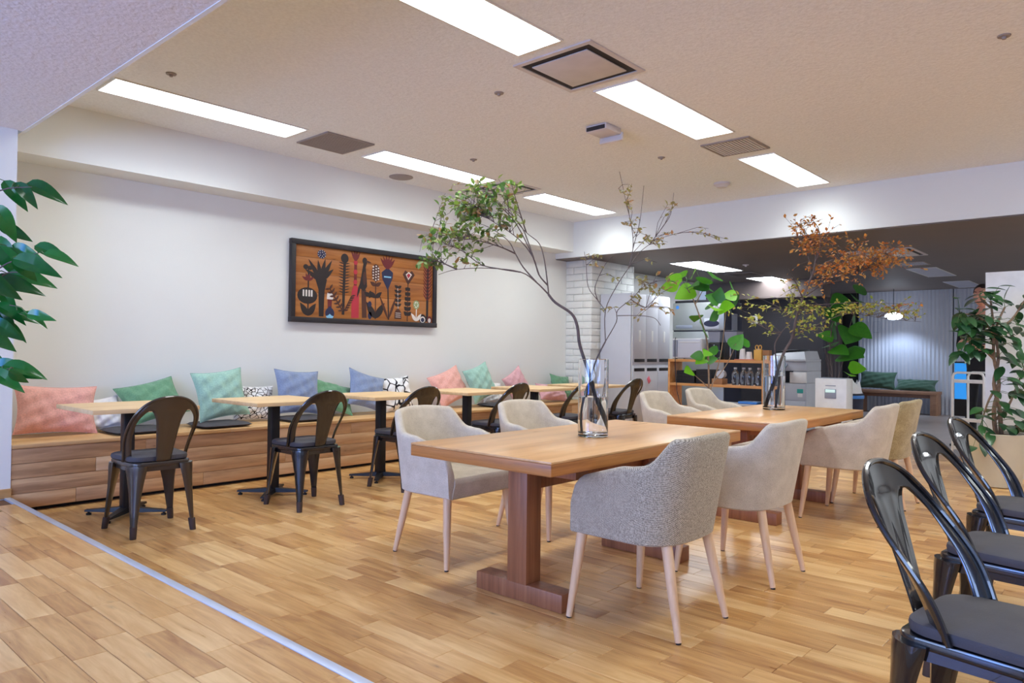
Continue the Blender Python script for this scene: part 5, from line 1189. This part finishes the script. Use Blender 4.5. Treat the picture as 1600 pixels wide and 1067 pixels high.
grinder(0.03, 'black coffee grinder with grey hopper, left of the two'); grinder(-0.20, 'black coffee grinder with grey hopper, right of the two')
tag(MB().bbox(-0.05, -0.13, 0, 0.09, 0.13, 0.012, 0.003).obj('serving_board', M['coral'], None, (SX+0.10, SY-0.39, 1.0665)), 'coral tray under the white paper cups on the shelf', 'tray')
for dy, h, l in ((-0.35, 0.135, 'taller stack of white paper cups upside down on the coral tray'), (-0.44, 0.095, 'shorter stack of white paper cups upside down on the coral tray')):
    q = MB(); q.lathe([(0, 0), (0.043, 0), (0.045, 0.005), (0.041, 0.008), (0.041-0.010*h/0.135, h-0.004), (0.029, h), (0, h)], 24)
    tag(q.obj('paper_cup', M['paper'], None, (SX+0.10, SY+dy, 1.079)), l, 'cup', 'white paper cups')
t = thing('scissor_stand', 'yellow card box with yellow scissors standing in it', 'box', (SX+0.09, SY-0.555, 1.0665))
MB().bbox(0, -0.05, 0, 0.06, 0.05, 0.135, 0.003).obj('box', M['yellow'], t)
for s in (-0.022, 0.022):
    MB().tube([(0.03+0.0, s+0.019*math.cos(a), 0.165+0.028*math.sin(a)) for a in [2*PI*k/16 for k in range(17)]], 0.006, 6, cap=False).obj('finger_loop', M['yellow'], t)
MB().bbox(0.026, -0.012, 0.10, 0.034, 0.012, 0.145, 0.002).obj('blade', M['steel'], t)
tag(MB().bbox(0, -0.045, 0, 0.08, 0.045, 0.13, 0.003).obj('paper_box', M['brown_card'], None, (SX+0.10, SY-0.665+0.005, 1.0665)), 'small tan box right of the yellow scissors box', 'box')
# middle shelf
def bottle(dx, dy, label):
    t = thing('bottle', label, 'bottle', (SX+dx, SY+dy, 0.7405), 0, 'clear bottles on the middle shelf')
    prof = [(0, 0), (0.043, 0), (0.047, 0.006), (0.047, 0.13), (0.040, 0.165), (0.020, 0.19), (0.018, 0.205), (0.0, 0.205)]
    MB().lathe(prof, 20).obj('body', M['smoke_glass'], t)
    MB().lathe([(0, 0.206), (0.020, 0.206), (0.020, 0.228), (0, 0.228)], 16).obj('cap', M['grey_plastic'], t)
for i, (dx, dy) in enumerate(((0.09, -0.26), (0.12, -0.36), (0.08, -0.46), (0.13, -0.56))):
    bottle(dx, dy, ['clear bottle farthest left of the four on the middle shelf', 'clear bottle second from left on the middle shelf', 'clear bottle third from left on the middle shelf', 'clear bottle farthest right on the middle shelf'][i])
tag(MB().bbox(0, -0.075, 0, 0.16, 0.075, 0.075, 0.003).obj('card_box', M['brown_card'], None, (SX+0.03, SY-0.03, 0.7405)), 'low brown card box on the middle shelf', 'box')
t = thing('paper_roll', 'white round roll lying on the brown card box', 'roll', (SX+0.10, SY-0.06, 0.8165))
MB().tube([(-0.04, 0.0, 0.055), (0.06, 0.01, 0.055)], 0.054, 24).obj('roll', M['grey_plastic'], t)
def crate(dx, dy, wd, h, label):
    t = thing('storage_basket', label, 'basket', (SX+dx, SY+dy, 0.7405), 0, 'black baskets on the middle shelf')
    q = MB(); w_ = wd/2; d0 = 0.24; th = 0.006
    q.box(0, -w_, 0, d0, w_, th); q.box(0, -w_, th, th, w_, h); q.box(d0-th, -w_, th, d0, w_, h); q.box(th, -w_, th, d0-th, -w_+th, h); q.box(th, w_-th, th, d0-th, w_, h)
    q.obj('body', M['black_plastic'], t)
    for k in range(3): MB().bbox(-0.004, -w_+0.01, h*(0.2+0.28*k), 0.0, w_-0.01, h*(0.2+0.28*k)+0.012, 0.001).obj('band', M['iron'], t)
crate(0.03, 0.43, 0.27, 0.17, 'black plastic basket at the left of the middle shelf'); crate(0.03, 0.16, 0.22, 0.19, 'black plastic basket next to the brown card box')
q = MB(); q.bbox(0, -0.20, 0, 0.26, 0.22, 0.055, 0.008); q.bbox(0.0, -0.20, 0.057, 0.26, 0.22, 0.075, 0.006)
t = thing('grey_tray', 'stack of grey lidded trays on the bottom shelf', 'tray', (SX+0.03, SY-0.30, 0.4155))
MB().bbox(0, -0.28, 0, 0.27, 0.24, 0.06, 0.01).obj('tray', M['grey_plastic_mid'], t); MB().bbox(-0.004, -0.285, 0.062, 0.274, 0.245, 0.085, 0.006).obj('lid', M['grey_plastic'], t)
tag(MB().bbox(0, -0.13, 0, 0.2, 0.13, 0.03, 0.012).obj('folded_cloth', M['blue_plastic'], None, (SX+0.05, SY-0.44, 0.5015)), 'bright blue folded sheet on the grey trays', 'cloth')
# freezer
t = thing('freezer', 'tall pale kitchen freezer behind the shelf with a blue oval badge', 'freezer', (10.15, 4.86, 0))
FW, FD, FH = 0.86, 0.62, 1.93
MB().bbox(0.03, 0, 0.08, FD, FW, FH, 0.006).obj('body', M['navy'], t)
MB().bbox(0, 0.004, 1.50, 0.029, FW-0.004, FH-0.006, 0.004).obj('upper_panel', M['steel'], t)
MB().bbox(0, 0.004, 0.80, 0.029, FW-0.004, 1.48, 0.004).obj('door', M['steel'], t)
MB().bbox(0, 0.004, 0.10, 0.029, FW-0.004, 0.785, 0.004).obj('door', M['steel'], t)
q = MB(); q.prism([(0.20+0.125*math.cos(a), 1.60+0.05*math.sin(a)) for a in [2*PI*k/28 for k in range(28)]], -0.006, -0.0005, 'x'); q.obj('badge', M['navy'], t)
MB().bbox(-0.004, 0.08, 1.52, -0.0005, 0.32, 1.68, 0.002).obj('badge_plate', M['grey_plastic'], t).location.y = 0.0
MB().bbox(-0.003, 0.52, 1.53, -0.0005, 0.80, 1.58, 0.001).obj('air_grille', M['grey_plastic_mid'], t)
q = MB(); q.prism([(0.775+0.028*math.cos(a), 1.86+0.028*math.sin(a)) for a in [2*PI*k/20 for k in range(20)]], -0.003, -0.0005, 'x'); q.obj('round_emblem', M['blue_plastic'], t)
MB().bbox(0.04, 0.02, FH, FD-0.03, FW-0.02, FH+0.035, 0.004).obj('top_hood', M['black_plastic'], t)
for yy in (0.06, FW-0.06):
    for xx in (0.08, FD-0.06): MB().lathe([(0, 0), (0.02, 0), (0.02, 0.08), (0, 0.08)], 10, (xx, yy, 0)).obj('foot', M['black_plastic'], t)
for (y, z, h_, wd, l) in ((4.93, 1.80, 0.22, 0.20, 'white sheet with a black mark on the dark wall above the grinders'),):
    pass
t = thing('wall_switch', 'small white switch plate on the dark kitchen wall', 'switch', (12.999, 5.62, 1.78))
MB().bbox(-0.012, -0.06, -0.075, 0.0, 0.06, 0.075, 0.003).obj('plate', M['white_paint'], t); MB().bbox(-0.018, -0.02, -0.03, -0.0125, 0.02, 0.03, 0.002).obj('rocker', M['black_plastic'], t)
t = thing('notice', 'grey printed notices taped to the freezer side', 'notice', (10.40, 4.858, 1.45))
for (x, z, w_, h_) in ((0.0, 0.05, 0.20, 0.26), (0.02, -0.16, 0.14, 0.10)): MB().bbox(x, -0.003, z, x+w_, -0.001, z+h_, 0.0006).obj('sheet', M['grey_plastic_mid'], t)
# copier
t = thing('copier', 'large white grey office copier behind the orange leaved branches', 'copier', (10.75, 3.86, 0))
CW, CD = 0.62, 0.62
MB().bbox(0, 0, 0.03, CD, CW, 0.72, 0.008).obj('cabinet', M['grey_plastic'], t)
for k, (z0, z1) in enumerate(((0.06, 0.20), (0.21, 0.46), (0.47, 0.715))): MB().bbox(-0.012, 0.01, z0, 0.0, CW-0.01, z1, 0.003).obj('drawer', M['grey_plastic'], t)
MB().bbox(0.02, 0, 0.722, CD, 0.20, 0.90, 0.006).obj('output_side', M['grey_plastic'], t)
MB().bbox(-0.01, 0.0, 0.725, 0.02, 0.24, 0.885, 0.004).obj('front_cover', M['paper'], t)
MB().bbox(0.25, 0.201, 0.722, CD, CW, 0.90, 0.004).obj('output_bay', M['iron'], t)
MB().bbox(0, 0, 0.902, CD, CW, 1.04, 0.01).obj('engine', M['grey_plastic'], t)
MB().bbox(-0.03, 0.0, 1.042, CD, CW, 1.075, 0.006).obj('scanner', M['grey_plastic'], t)
q = MB(); q.add([(0.02, 0.02, 1.076), (CD, 0.02, 1.076), (CD, CW-0.02, 1.076), (0.02, CW-0.02, 1.076), (0.08, 0.06, 1.19), (CD, 0.06, 1.20), (CD, CW-0.14, 1.20), (0.08, CW-0.14, 1.16)], [(0, 3, 2, 1), (4, 5, 6, 7), (0, 1, 5, 4), (1, 2, 6, 5), (2, 3, 7, 6), (3, 0, 4, 7)])
q.obj('document_feeder', M['grey_plastic'], t)
MB().bbox(0.10, 0.08, 1.192, CD-0.03, CW-0.20, 1.21, 0.004, mat=Matrix.Rotation(R(-4), 4, 'X')).obj('feed_tray', M['black_plastic'], t).location.z = 0.02
q = MB(); q.bbox(-0.10, 0.26, 0, 0.0, CW-0.02, 0.025, 0.004, mat=Matrix.Translation((-0.02, 0, 0.985)) @ Matrix.Rotation(R(-28), 4, 'Y')); q.obj('control_panel', M['grey_plastic_mid'], t)
MB().bbox(-0.014, 0.04, 0.58, -0.0125, 0.13, 0.64, 0.0005).obj('sticker', M['teal'], t); MB().bbox(-0.014, 0.05, 0.52, -0.0125, 0.12, 0.57, 0.0005).obj('sticker', M['paper'], t)
for yy in (0.06, CW-0.06):
    for xx in (0.06, CD-0.06): MB().lathe([(0, 0), (0.025, 0), (0.025, 0.031), (0, 0.031)], 10, (xx, yy, 0)).obj('caster', M['black_plastic'], t)
# air purifier
t = thing('air_purifier', 'white box shaped air purifier with a green display', 'air purifier', (8.95, 2.75, 0))
MB().bbox(0, 0, 0.0, 0.24, 0.36, 0.865, 0.008).obj('body', M['white_paint'], t)
MB().bbox(-0.012, 0.115, 0.63, 0.0, 0.245, 0.74, 0.003).obj('display_frame', M['grey_plastic_mid'], t); MB().bbox(-0.014, 0.125, 0.70, -0.0125, 0.235, 0.735, 0.0006).obj('display', M['green_led'], t)
MB().bbox(-0.002, 0.12, 0.775, -0.0005, 0.24, 0.785, 0.0003).obj('logo_strip', M['grey_plastic_mid'], t)
MB().bbox(0.03, 0.03, 0.866, 0.21, 0.33, 0.872, 0.002).obj('grille', M['grey_plastic_mid'], t)
# bin
t = thing('waste_bin', 'dark waste bin with a white bag and a blue rim behind the purifier', 'bin', (9.72, 2.96, 0))
MB().lathe([(0, 0), (0.13, 0), (0.15, 0.01), (0.175, 0.66), (0.165, 0.665), (0.15, 0.02), (0, 0.02)], 28).obj('body', M['navy'], t)
MB().lathe([(0.1765, 0.60), (0.181, 0.605), (0.181, 0.635), (0.1775, 0.64)], 28).obj('rim', M['blue_plastic'], t)
q = MB(); q.grid(lambda u, v: ((0.168-0.05*v)*math.cos(2*PI*u)*(1+0.10*math.sin(9*u*PI)*v), (0.168-0.05*v)*math.sin(2*PI*u)*(1+0.10*math.sin(9*u*PI)*v), 0.64+0.17*v+0.03*math.sin(14*PI*u)*v), 33, 8); q.obj('bag', M['bagwhite'], t)
# ------------------------------------------------------------------ far bench with cushions, pendant, signs
t = thing('wooden_bench', 'brown wooden bench against the corrugated wall', 'bench', (15.9, 3.92, 0))
MB().bbox(-0.2, -0.74, 0.395, 0.2, 0.74, 0.455, 0.004).obj('seat', M['seat_bench_wood'], t)
for sy in (-1, 1): MB().bbox(-0.19, sy*0.67-0.055, 0, 0.19, sy*0.67+0.055, 0.394, 0.004).obj('leg', M['seat_bench_wood'], t)
MB().bbox(-0.02, -0.61, 0.32, 0.02, 0.61, 0.394, 0.003).obj('rail', M['seat_bench_wood'], t)
def cush2(y, w_, h_, lean, roll, label, seed):
    o = cushion('cushion', label, M['forest'], 0, 0, w_, h_, 0.14, lean, roll, seed, group='dark green cushions on the far bench')
    m = Matrix.Rotation(-PI/2, 3, 'Z') @ o.rotation_euler.to_matrix(); zs = [m @ v.co for v in o.data.vertices]
    o.rotation_euler = m.to_euler(); o.location = (min(15.95, 16.17-max(p_.x for p_ in zs)), y, 0.457-min(p_.z for p_ in zs))
cush2(4.30, 0.70, 0.36, R(14), R(2), 'dark green cushion standing upright on the far bench', 51)
cush2(3.60, 0.74, 0.30, R(48), R(0), 'dark green cushion leaning flat at the right of the far bench', 52)
t = thing('pendant_lamp', 'small glowing oval pendant lamp before the corrugated wall', 'lamp', (15.6, 3.92, 1.92))
MB().ball((0, 0, 0), 0.16, 0.16, 0.075, 24, 12).obj('shade', M['pend'], t)
MB().tube([(0, 0, 0.075), (0, 0, ZD-0.014-1.92)], 0.006, 8).obj('cord', M['black_plastic'], t)
MB().lathe([(0.0, 0.065), (0.04, 0.07), (0.035, 0.085), (0, 0.09)], 16).obj('cap', M['black_plastic'], t)
lp = bpy.data.lights.new('pendant_spot', 'SPOT'); lp.energy = 85; lp.spot_size = R(120); lp.spot_blend = 0.6; lp.color = (0.58, 0.74, 1.0); lp.shadow_soft_size = 0.12
lo = bpy.data.objects.new('pendant_spot', lp); C.objects.link(lo); lo.location = (15.6, 3.92, 1.83); lo.rotation_euler = (0, R(-16), 0)
t = thing('wall_sign', 'thin dark wire sign strokes on the corrugated wall', 'sign', (16.178, 4.52, 1.72))
for (y0, z0, y1, z1) in ((0.13, 0.12, 0.02, 0.12), (0.13, -0.10, 0.02, -0.10), (0.02, 0.12, 0.02, -0.10), (0.10, 0.01, 0.02, 0.01), (-0.08, 0.12, -0.20, 0.12), (-0.08, -0.10, -0.20, -0.10), (-0.08, 0.12, -0.08, -0.10), (-0.20, 0.12, -0.20, -0.10)):
    MB().tube([(0, y0, z0), (0, y1, z1)], 0.004, 6).obj('stroke', M['grey_plastic_mid'], t)
# ------------------------------------------------------------------ trolley, screen, person
t = thing('trolley', 'white tubular three shelf trolley behind the right metal chairs', 'trolley', (9.53, 1.55, 0), R(-20))
TW, TD2, TH2 = 0.17, 0.15, 0.965
for sx in (-1, 1):
    MB().tube([(sx*TD2, -TW, 0.06), (sx*TD2, -TW, TH2-0.05), (sx*TD2, -TW+0.015, TH2-0.015), (sx*TD2, -TW+0.05, TH2), (sx*TD2, TW-0.05, TH2), (sx*TD2, TW-0.015, TH2-0.015), (sx*TD2, TW, TH2-0.05), (sx*TD2, TW, 0.06)], 0.013, 10).obj('side_frame', M['white_paint'], t)
for z in (0.10, 0.42, 0.85):
    MB().bbox(-TD2, -TW+0.013, z, TD2, TW-0.013, z+0.012, 0.002).obj('shelf', M['white_paint'], t)
    MB().bbox(-TD2-0.006, -TW+0.013, z+0.012, -TD2+0.002, TW-0.013, z+0.04, 0.002).obj('shelf_lip', M['white_paint'], t)
for sx in (-1, 1):
    for sy in (-1, 1):
        cs = MB().tube([(sx*TD2-0.010, sy*TW, 0.028), (sx*TD2+0.010, sy*TW, 0.028)], 0.028, 16).obj('caster', M['grey_plastic_mid'], t)
t = thing('tea_tray', 'small dark tray on the middle trolley shelf', 'tray', (9.53, 1.55, 0.4335), R(-20))
MB().bbox(-0.10, -0.12, 0, 0.10, 0.08, 0.012, 0.004).obj('plate', M['navy'], t); MB().bbox(-0.108, -0.128, 0.006, -0.1, 0.088, 0.02, 0.002).obj('lip', M['navy'], t)
t = thing('display_screen', 'upright black display with a bright blue screen behind the trolley', 'screen', (10.78, 1.84, 0), R(-8))
MB().bbox(-0.02, -0.16, 0.38, 0.03, 0.15, 1.08, 0.006).obj('housing', M['black_plastic'], t)
MB().prism([(0.145, 0.60), (-0.055, 0.60), (-0.005, 0.86), (0.015, 1.06), (0.145, 1.06)], -0.0225, -0.0205, 'x').obj('screen', M['screen'], t)
MB().bbox(-0.004, -0.03, 0.03, 0.02, 0.03, 0.40, 0.003).obj('stand', M['black_plastic'], t); MB().bbox(-0.15, -0.16, 0.0, 0.15, 0.16, 0.03, 0.006).obj('base', M['black_plastic'], t)
# person behind the partition
def person(x, y, rz):
    t = thing('person', 'person in a black shirt half hidden behind the white partition, arm bent across', 'person', (x, y, 0), rz)
    nodes = [((0, 0, 0.98), 0.135), ((0, 0.01, 1.14), 0.125), ((0, 0.01, 1.32), 0.150), ((0, 0.0, 1.47), 0.105), ((0, 0.005, 1.56), 0.058), ((0, 0.01, 1.64), 0.062),
             ((0.095, 0, 0.93), 0.095), ((0.10, 0.01, 0.52), 0.062), ((0.10, -0.015, 0.10), 0.042), ((0.11, 0.10, 0.035), 0.034),
             ((-0.095, 0, 0.93), 0.095), ((-0.10, 0.01, 0.52), 0.062), ((-0.10, -0.015, 0.10), 0.042), ((-0.11, 0.10, 0.035), 0.034),
             ((0.19, 0, 1.46), 0.062), ((0.24, 0.0, 1.17), 0.046), ((0.10, 0.24, 1.22), 0.034), ((0.06, 0.29, 1.23), 0.028),
             ((-0.19, 0, 1.46), 0.062), ((-0.24, 0.0, 1.17), 0.046), ((-0.05, 0.23, 1.16), 0.034), ((-0.01, 0.28, 1.17), 0.028)]
    ed = [(0, 1), (1, 2), (2, 3), (3, 4), (4, 5), (0, 6), (6, 7), (7, 8), (8, 9), (0, 10), (10, 11), (11, 12), (12, 13), (3, 14), (14, 15), (15, 16), (16, 17), (3, 18), (18, 19), (19, 20), (20, 21)]
    me = bpy.data.meshes.new('body'); me.from_pydata([p_ for p_, r_ in nodes], ed, []); o = link('body', me, t)
    sk = o.modifiers.new('skin', 'SKIN'); sk.use_smooth_shade = True
    for i, (p_, r_) in enumerate(nodes):
        d = me.skin_vertices[0].data[i]; d.radius = (r_, r_*0.78); d.use_root = (i == 0)
    sb = o.modifiers.new('sub', 'SUBSURF'); sb.levels = 2; sb.render_levels = 2
    dg = bpy.context.evaluated_depsgraph_get(); m2 = bpy.data.meshes.new_from_object(o.evaluated_get(dg)); o.modifiers.clear(); o.data = m2
    m2.materials.clear(); m2.materials.append(M['shirt']); m2.materials.append(M['skin'])
    for pl in m2.polygons:
        c = pl.center
        arm = (c.y > 0.06 and 1.05 < c.z < 1.35 and abs(c.x) < 0.23 and (Vector((c.x, c.y)).length > 0.16))
        pl.material_index = 1 if (c.z > 1.53 or arm) else 0
        pl.use_smooth = True
    # head with face
    q = MB()
    def hd(u, v):
        th = PI*v; ph = 2*PI*u; rx, ry, rz_ = 0.076, 0.096, 0.120
        x_, y_, z_ = math.sin(th)*math.cos(ph), math.sin(th)*math.sin(ph), -math.cos(th)
        k = 1-0.24*max(0, -z_)**1.5
        yy = ry*y_*k
        if y_ > 0.55: yy += 0.022*math.exp(-((x_*rx/0.013)**2))*math.exp(-(((z_*rz_+0.012)/0.022)**2)) + 0.006*math.exp(-((x_*rx/0.024)**2))*math.exp(-(((z_*rz_+0.058)/0.012)**2)) - 0.008*math.exp(-(((abs(x_*rx)-0.032)/0.014)**2))*math.exp(-(((z_*rz_-0.014)/0.012)**2))
        return (rx*x_*k, 0.02+yy, 1.735+rz_*z_)
    q.grid(hd, 41, 31); q.obj('head', M['skin'], t)
    q = MB(); q.ball((0, -0.002, 1.772), 0.085, 0.102, 0.098, 24, 14)
    hb = q.obj('hair', M['hair'], t); bm = bmesh.new(); bm.from_mesh(hb.data)
    bmesh.ops.delete(bm, geom=[v for v in bm.verts if (v.co.y > 0.055 and v.co.z < 1.80) or v.co.z < 1.70], context='VERTS'); bm.to_mesh(hb.data); bm.free()
    for s in (-1, 1):
        MB().ball((s*0.032, 0.101, 1.750), 0.011, 0.007, 0.0075, 12, 8).obj('eye', M['paper'], t); MB().ball((s*0.032, 0.107, 1.750), 0.005, 0.003, 0.005, 10, 6).obj('iris', M['hair'], t)
        MB().ball((s*0.078, 0.012, 1.735), 0.010, 0.022, 0.032, 12, 8).obj('ear', M['skin'], t)
        MB().tube([(s*0.014, 0.112, 1.772), (s*0.032, 0.112, 1.778), (s*0.05, 0.100, 1.770)], 0.004, 6).obj('eyebrow', M['hair'], t)
    MB().ball((0, 0.108, 1.676), 0.022, 0.007, 0.007, 14, 8).obj('mouth', M['pink'], t)
    for (wx, wy, wz, s) in ((0.06, 0.29, 1.23, 1), (-0.01, 0.28, 1.17, -1)):
        q = MB(); q.ball((wx-0.03*s, wy+0.035, wz), 0.040, 0.034, 0.018, 14, 8)
        for k in range(4):
            b0 = Vector((wx-0.05*s-0.006*k*s, wy+0.052-0.016*k, wz+0.004)); L = (0.058, 0.066, 0.062, 0.05)[k]
            q.tube([b0, b0+Vector((-0.45*L*s, 0.25*L, -0.12*L)), b0+Vector((-0.75*L*s, 0.15*L, -0.45*L)), b0+Vector((-0.85*L*s, 0.0, -0.75*L))], [0.009, 0.0085, 0.008, 0.006], 8)
        b0 = Vector((wx-0.02*s, wy+0.06, wz+0.008)); q.tube([b0, b0+Vector((-0.01*s, 0.03, 0.006)), b0+Vector((-0.03*s, 0.045, -0.004))], [0.011, 0.010, 0.007], 8)
        q.obj('hand', M['skin'], t)
    for s in (-1, 1):
        MB().bbox(s*0.11-0.045, -0.07, 0.0, s*0.11+0.045, 0.19, 0.075, 0.025).obj('shoe', M['black_plastic'], t)
    return t
PSN = person(10.09, 1.575, R(75)); PSN.scale = (1.075, 1.075, 1.075)
